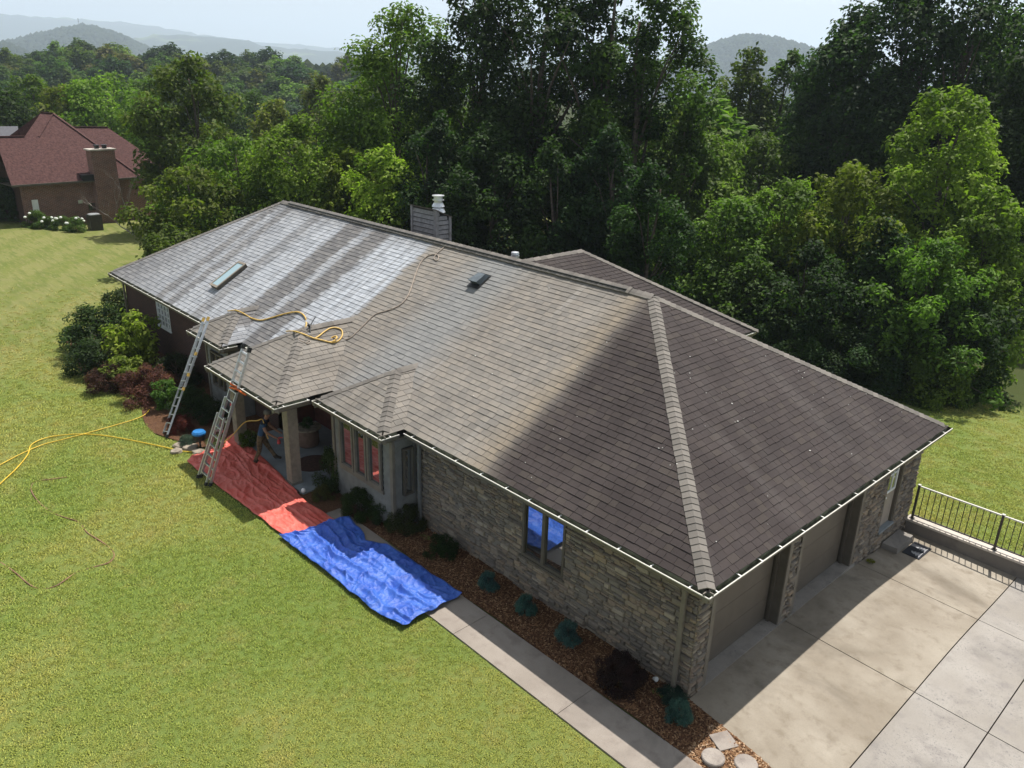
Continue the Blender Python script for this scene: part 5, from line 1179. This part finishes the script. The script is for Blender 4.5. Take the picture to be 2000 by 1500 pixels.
# ------------------------------------------------------------------ person
FD = Vector((.68, .73, 0)).normalized(); LD = Vector((-FD.y, FD.x, 0))
rf = onz(497, 905, .06); O_ = Vector((rf[0], rf[1], 0))+FD*.22+LD*(-.09)*-1
def W3(f, l, z): return O_+FD*f+LD*l+Vector((0, 0, z))
J = {'pel': (0.02, 0, .93, .15, .13), 'wai': (.06, 0, 1.08, .15, .115), 'che': (.15, 0, 1.30, .185, .13), 'neb': (.20, 0, 1.47, .075, .07), 'nek': (.235, 0, 1.54, .056, .056), 'hed': (.27, 0, 1.63, .085, .095), 'top': (.28, 0, 1.73, .07, .08), 'nos': (.355, 0, 1.615, .022, .03),
     'shL': (.16, .19, 1.42, .068, .068), 'elL': (.22, .27, 1.17, .046, .046), 'wrL': (.44, .20, 1.03, .031, .031), 'haL': (.52, .18, .99, .036, .026),
     'shR': (.17, -.19, 1.42, .068, .068), 'elR': (.26, -.27, 1.18, .046, .046), 'wrR': (.46, -.22, 1.02, .031, .031), 'haR': (.54, -.20, .97, .036, .026),
     'hiL': (.02, .10, .86, .105, .10), 'knL': (.18, .11, .53, .068, .07), 'anL': (.37, .11, .21, .045, .05), 'toL': (.55, .11, .165, .042, .036), 'heL': (.33, .11, .155, .042, .04),
     'hiR': (.0, -.10, .86, .105, .10), 'knR': (-.03, -.10, .49, .068, .07), 'anR': (-.20, -.10, .15, .045, .05), 'toR': (-.05, -.10, .085, .042, .036), 'heR': (-.23, -.10, .10, .042, .04)}
ED_ = [('pel', 'wai'), ('wai', 'che'), ('che', 'neb'), ('neb', 'nek'), ('nek', 'hed'), ('hed', 'top'), ('hed', 'nos')]+[(a+s, b+s) for s in 'LR' for a, b in (('sh', 'el'), ('el', 'wr'), ('wr', 'ha'), ('hi', 'kn'), ('kn', 'an'), ('an', 'to'), ('an', 'he'))]+[('che', 'shL'), ('che', 'shR'), ('pel', 'hiL'), ('pel', 'hiR')]
for s, sg in (('L', 1), ('R', -1)):
    hx = J['ha'+s]
    for k, (dl, ln) in enumerate(((-.03, .062), (-.01, .072), (.01, .068), (.03, .055))):
        J[f'f{k}a{s}'] = (hx[0]+.035, hx[1]+dl*sg, hx[2]-.01, .0105, .0105); J[f'f{k}b{s}'] = (hx[0]+.035+ln*.55, hx[1]+dl*sg, hx[2]-.025, .0095, .0095); J[f'f{k}c{s}'] = (hx[0]+.03+ln*.7, hx[1]+dl*sg, hx[2]-.025-ln*.5, .008, .008)
        ED_ += [('ha'+s, f'f{k}a{s}'), (f'f{k}a{s}', f'f{k}b{s}'), (f'f{k}b{s}', f'f{k}c{s}')]
    J['ta'+s] = (hx[0]-.005, hx[1]-.042*sg, hx[2]-.01, .011, .011); J['tb'+s] = (hx[0]+.03, hx[1]-.052*sg, hx[2]-.035, .0095, .0095); ED_ += [('ha'+s, 'ta'+s), ('ta'+s, 'tb'+s)]
keys = list(J); sk_ = bpy.data.meshes.new('person_skeleton'); sk_.from_pydata([W3(*J[k][:3]) for k in keys], [(keys.index(a), keys.index(b)) for a, b in ED_], [])
so = bpy.data.objects.new('skeleton', sk_); COL.objects.link(so); md = so.modifiers.new('skin', 'SKIN'); md.use_smooth_shade = True
if not sk_.skin_vertices: 
    with bpy.context.temp_override(object=so, active_object=so): bpy.ops.mesh.customdata_skin_add()
for i, k in enumerate(keys): sk_.skin_vertices[0].data[i].radius = J[k][3:5]; sk_.skin_vertices[0].data[i].use_root = (k == 'pel')
so.modifiers.new('sub', 'SUBSURF').render_levels = 2; so.modifiers['sub'].levels = 2
dg = bpy.context.evaluated_depsgraph_get(); dg.update(); bm_ = bpy.data.meshes.new_from_object(so.evaluated_get(dg)); bpy.data.objects.remove(so)
person = thing('person', tuple(O_), 'person in grey cap, navy shirt and brown trousers stepping onto the shaded porch', 'person')
bm_.name = 'body'; bm_.materials.clear()
for k in ('skin', 'shirt', 'pants', 'boot', 'shirt_blue'): bm_.materials.append(M[k])
Vj = [(k, W3(*J[k][:3])) for k in keys]; mi = []
segs = [(a, b, W3(*J[a][:3]), W3(*J[b][:3])) for a, b in ED_]
for pl in bm_.polygons:
    c = Vector(pl.center); best = None
    for a, b, p, q in segs:
        pq = q-p; t_ = max(0, min(1, (c-p).dot(pq)/max(1e-9, pq.length_squared))); dist = (c-(p+pq*t_)).length-(J[a][3]*(1-t_)+J[b][3]*t_)
        if best is None or dist < best[0]: best = (dist, a, b, t_)
    a, b, t_ = best[1][:2], best[2][:2], best[3]
    if a in ('pe', 'wa', 'ch') and b in ('wa', 'ch', 'ne', 'sh'): m_ = 1 if not (a == 'pe' and t_ < .35) else 2
    elif (a, b) == ('sh', 'el'): m_ = 1 if t_ < .5 else 0
    elif (a, b) in (('pe', 'hi'), ('hi', 'kn')): m_ = 2
    elif (a, b) == ('kn', 'an'): m_ = 2 if t_ < .85 else 3
    elif a == 'an': m_ = 3
    else: m_ = 0
    if m_ == 1 and (c-O_).dot(LD) < -.12 and (c.z < 1.4): m_ = 4
    mi.append(m_)
bm_.polygons.foreach_set('material_index', np.array(mi, np.int32)); bm_.polygons.foreach_set('use_smooth', np.ones(len(mi), bool))
bm_.transform(Matrix.Translation(-Vector(O_))); bo = bpy.data.objects.new('body', bm_); COL.objects.link(bo); bo.parent = person
mb = MB(); hc = W3(.27, 0, 1.66); mb.lathe((hc.x, hc.y, hc.z), [(.108, 0), (.112, .03), (.10, .08), (.06, .115), (0, .125)], 18); mb.build('cap', M['cap_grey'], person, smooth=True)
q0 = W3(.345, 0, 1.665); mb = MB(); mb.hexa([q0-LD*.07-FD*.02, q0+LD*.07-FD*.02, q0+LD*.05+FD*.09-Vector((0, 0, .02)), q0-LD*.05+FD*.09-Vector((0, 0, .02))]+[v+Vector((0, 0, .012)) for v in (q0-LD*.07-FD*.02, q0+LD*.07-FD*.02, q0+LD*.05+FD*.09-Vector((0, 0, .02)), q0-LD*.05+FD*.09-Vector((0, 0, .02)))]); mb.build('cap_brim', M['cap_grey'], person)
mb = MB()
for s in (-1, 1): e = W3(.345, s*.032, 1.64); mb.lathe((e.x, e.y, e.z), [(0, -.012), (.012, 0), (0, .012)], 8)
mb.build('eyes', M['black'], person)
for s in (-1, 1): e = W3(.27, s*.088, 1.62); mb = MB(); mb.lathe((e.x, e.y, e.z), [(.004, -.03), (.016, -.012), (.018, .012), (.008, .03)], 8); mb.build('ear', M['skin'], person)
bt_ = W3(.60, -.20, .93); sb = thing('spray_bottle', tuple(bt_), 'small red nozzle wand held in the hand of the person', 'spray tool')
mb = MB(); mb.lathe((bt_.x, bt_.y, bt_.z-.16), [(.02, 0), (.05, .02), (.05, .12), (.022, .16), (.022, .2)], 12); mb.build('bottle', M['red_plastic'], sb); mb = MB(); mb.beam(bt_+Vector((0, 0, .05)), bt_+FD*.12+Vector((0, 0, .06)), .02, .03); mb.build('nozzle', M['red_plastic'], sb)
sh = W3(.10, -.12, 1.46); e0 = onz(455, 850, .55)
hose('shoulder_hose', [W3(.3, -.22, .95), W3(.24, -.26, 1.25), W3(.16, -.14, 1.52), W3(-.02, -.10, 1.47), np.array(onz(478, 825, .95)), np.array(onz(452, 852, .45)), np.array(onz(430, 868, .12)), np.array(onz(405, 880, .05))], .018, M['amber'], 'amber hose running from the right ladder over the shoulder of the person')

# ------------------------------------------------------------------ grass
cb = MB(); Rg = random.Random(9)
for k in range(15):
    a = Rg.uniform(0, 6.28); r = .065*math.sqrt(Rg.random()); x, y = r*math.cos(a), r*math.sin(a); h = Rg.uniform(.010, .034); l = Rg.uniform(.9, 2.6)*h; b = Rg.uniform(0, 6.28); w = Rg.uniform(.0035, .006); tn = Rg.random()
    c, s = math.cos(b), math.sin(b); cb.poly([(x-s*w, y+c*w, 0), (x+s*w, y-c*w, 0), (x+s*w*.7+c*l*.4, y-c*w*.7+s*l*.4, h*.6), (x+c*l, y+s*l, h), (x-s*w*.7+c*l*.4, y+c*w*.7+s*l*.4, h*.6)], tn)
clump = cb.build('grass_clump', M['blade']); COL.objects.unlink(clump)
rg = np.random.default_rng(77); N_ = 2300000
X = rg.uniform(-60, 16, N_); Y = rg.uniform(-19, 27, N_); Zg = zg(X, Y); Pn = np.stack([X, Y, Zg], -1)-CAM
dep = Pn@CF; sx = 1000+FPX*(Pn@CR)/dep; sy = 750-FPX*(Pn@CU)/dep; dist = np.linalg.norm(Pn, axis=1)
ok = (dep > 1) & (sx > -700) & (sx < 2800) & (sy > 250) & (sy < 2300)
bedy = -2.35-.35*np.sin(X*.9)+np.where(X < -19, 0, (X+19)*.12)
fr = (Y < -1.77) & ~((X > -31) & (X < -12.4) & (Y > bedy)); rear = (Y > yw+.4) & (X > -4); fr &= ~((X > -.7) & (Y > -1.8))
west = (X < -31) & (Y < 12) & (rg.random(N_) < np.clip((X+60)/22, 0, 1))
redt = (X > -16.6) & (X < -10.2) & (Y > -2.72+.03*(X+16)); blut = (X > -10.9) & (X < -5.7) & (Y > -2.62+.03*(X+10))
ok &= (fr | rear | west) & ~redt & ~blut & (rg.random(N_) < np.clip((15.0/dist)**2.0, 0, 1)*.5*np.clip((50-dist)/18, 0, 1))
Pg = np.stack([X, Y, Zg], -1)[ok]; sc = np.clip(dist[ok]/17, .9, 1.7)
gm = bpy.data.meshes.new('grass'); gm.from_pydata(Pg.tolist(), [], []); at = gm.attributes.new('gs', 'FLOAT', 'POINT'); at.data.foreach_set('value', sc.astype(np.float32))
go = bpy.data.objects.new('lawn_grass', gm); COL.objects.link(go); kind(tag(go, 'short mown grass with dry yellow patches around the house', 'grass'), 'stuff')
ng = bpy.data.node_groups.new('grass_scatter', 'GeometryNodeTree'); ng.interface.new_socket('Geometry', in_out='INPUT', socket_type='NodeSocketGeometry'); ng.interface.new_socket('Geometry', in_out='OUTPUT', socket_type='NodeSocketGeometry')
gi, gou = ng.nodes.new('NodeGroupInput'), ng.nodes.new('NodeGroupOutput'); ip = ng.nodes.new('GeometryNodeInstanceOnPoints'); oi = ng.nodes.new('GeometryNodeObjectInfo'); oi.inputs['Object'].default_value = clump
rv_ = ng.nodes.new('FunctionNodeRandomValue'); rv_.data_type = 'FLOAT_VECTOR'; rv_.inputs[0].default_value = (-.15, -.15, 0); rv_.inputs[1].default_value = (.15, .15, 6.28)
na = ng.nodes.new('GeometryNodeInputNamedAttribute'); na.data_type = 'FLOAT'; na.inputs['Name'].default_value = 'gs'
ng.links.new(gi.outputs[0], ip.inputs['Points']); ng.links.new(oi.outputs['Geometry'], ip.inputs['Instance']); ng.links.new(rv_.outputs[0], ip.inputs['Rotation']); ng.links.new(na.outputs[0], ip.inputs['Scale']); ng.links.new(ip.outputs[0], gou.inputs[0])
go.modifiers.new('scatter', 'NODES').node_group = ng
print('grass clumps', len(Pg), 'shingle tabs', len(tabs), 'stones', len(store))

# ------------------------------------------------------------------ haze
t = NT('haze_air'); pv = t.n('VolumePrincipled'); pv.inputs['Color'].default_value = (.74, .86, 1.0, 1); pv.inputs['Density'].default_value = 2.2e-4; pv.inputs['Anisotropy'].default_value = .2
t.t.links.new(pv.outputs[0], t.out.inputs['Volume'])
mb = MB(); mb.box(-11500, 11500, -11500, 11500, -110, 620); kind(mb.build('haze', t.mat), 'stuff')
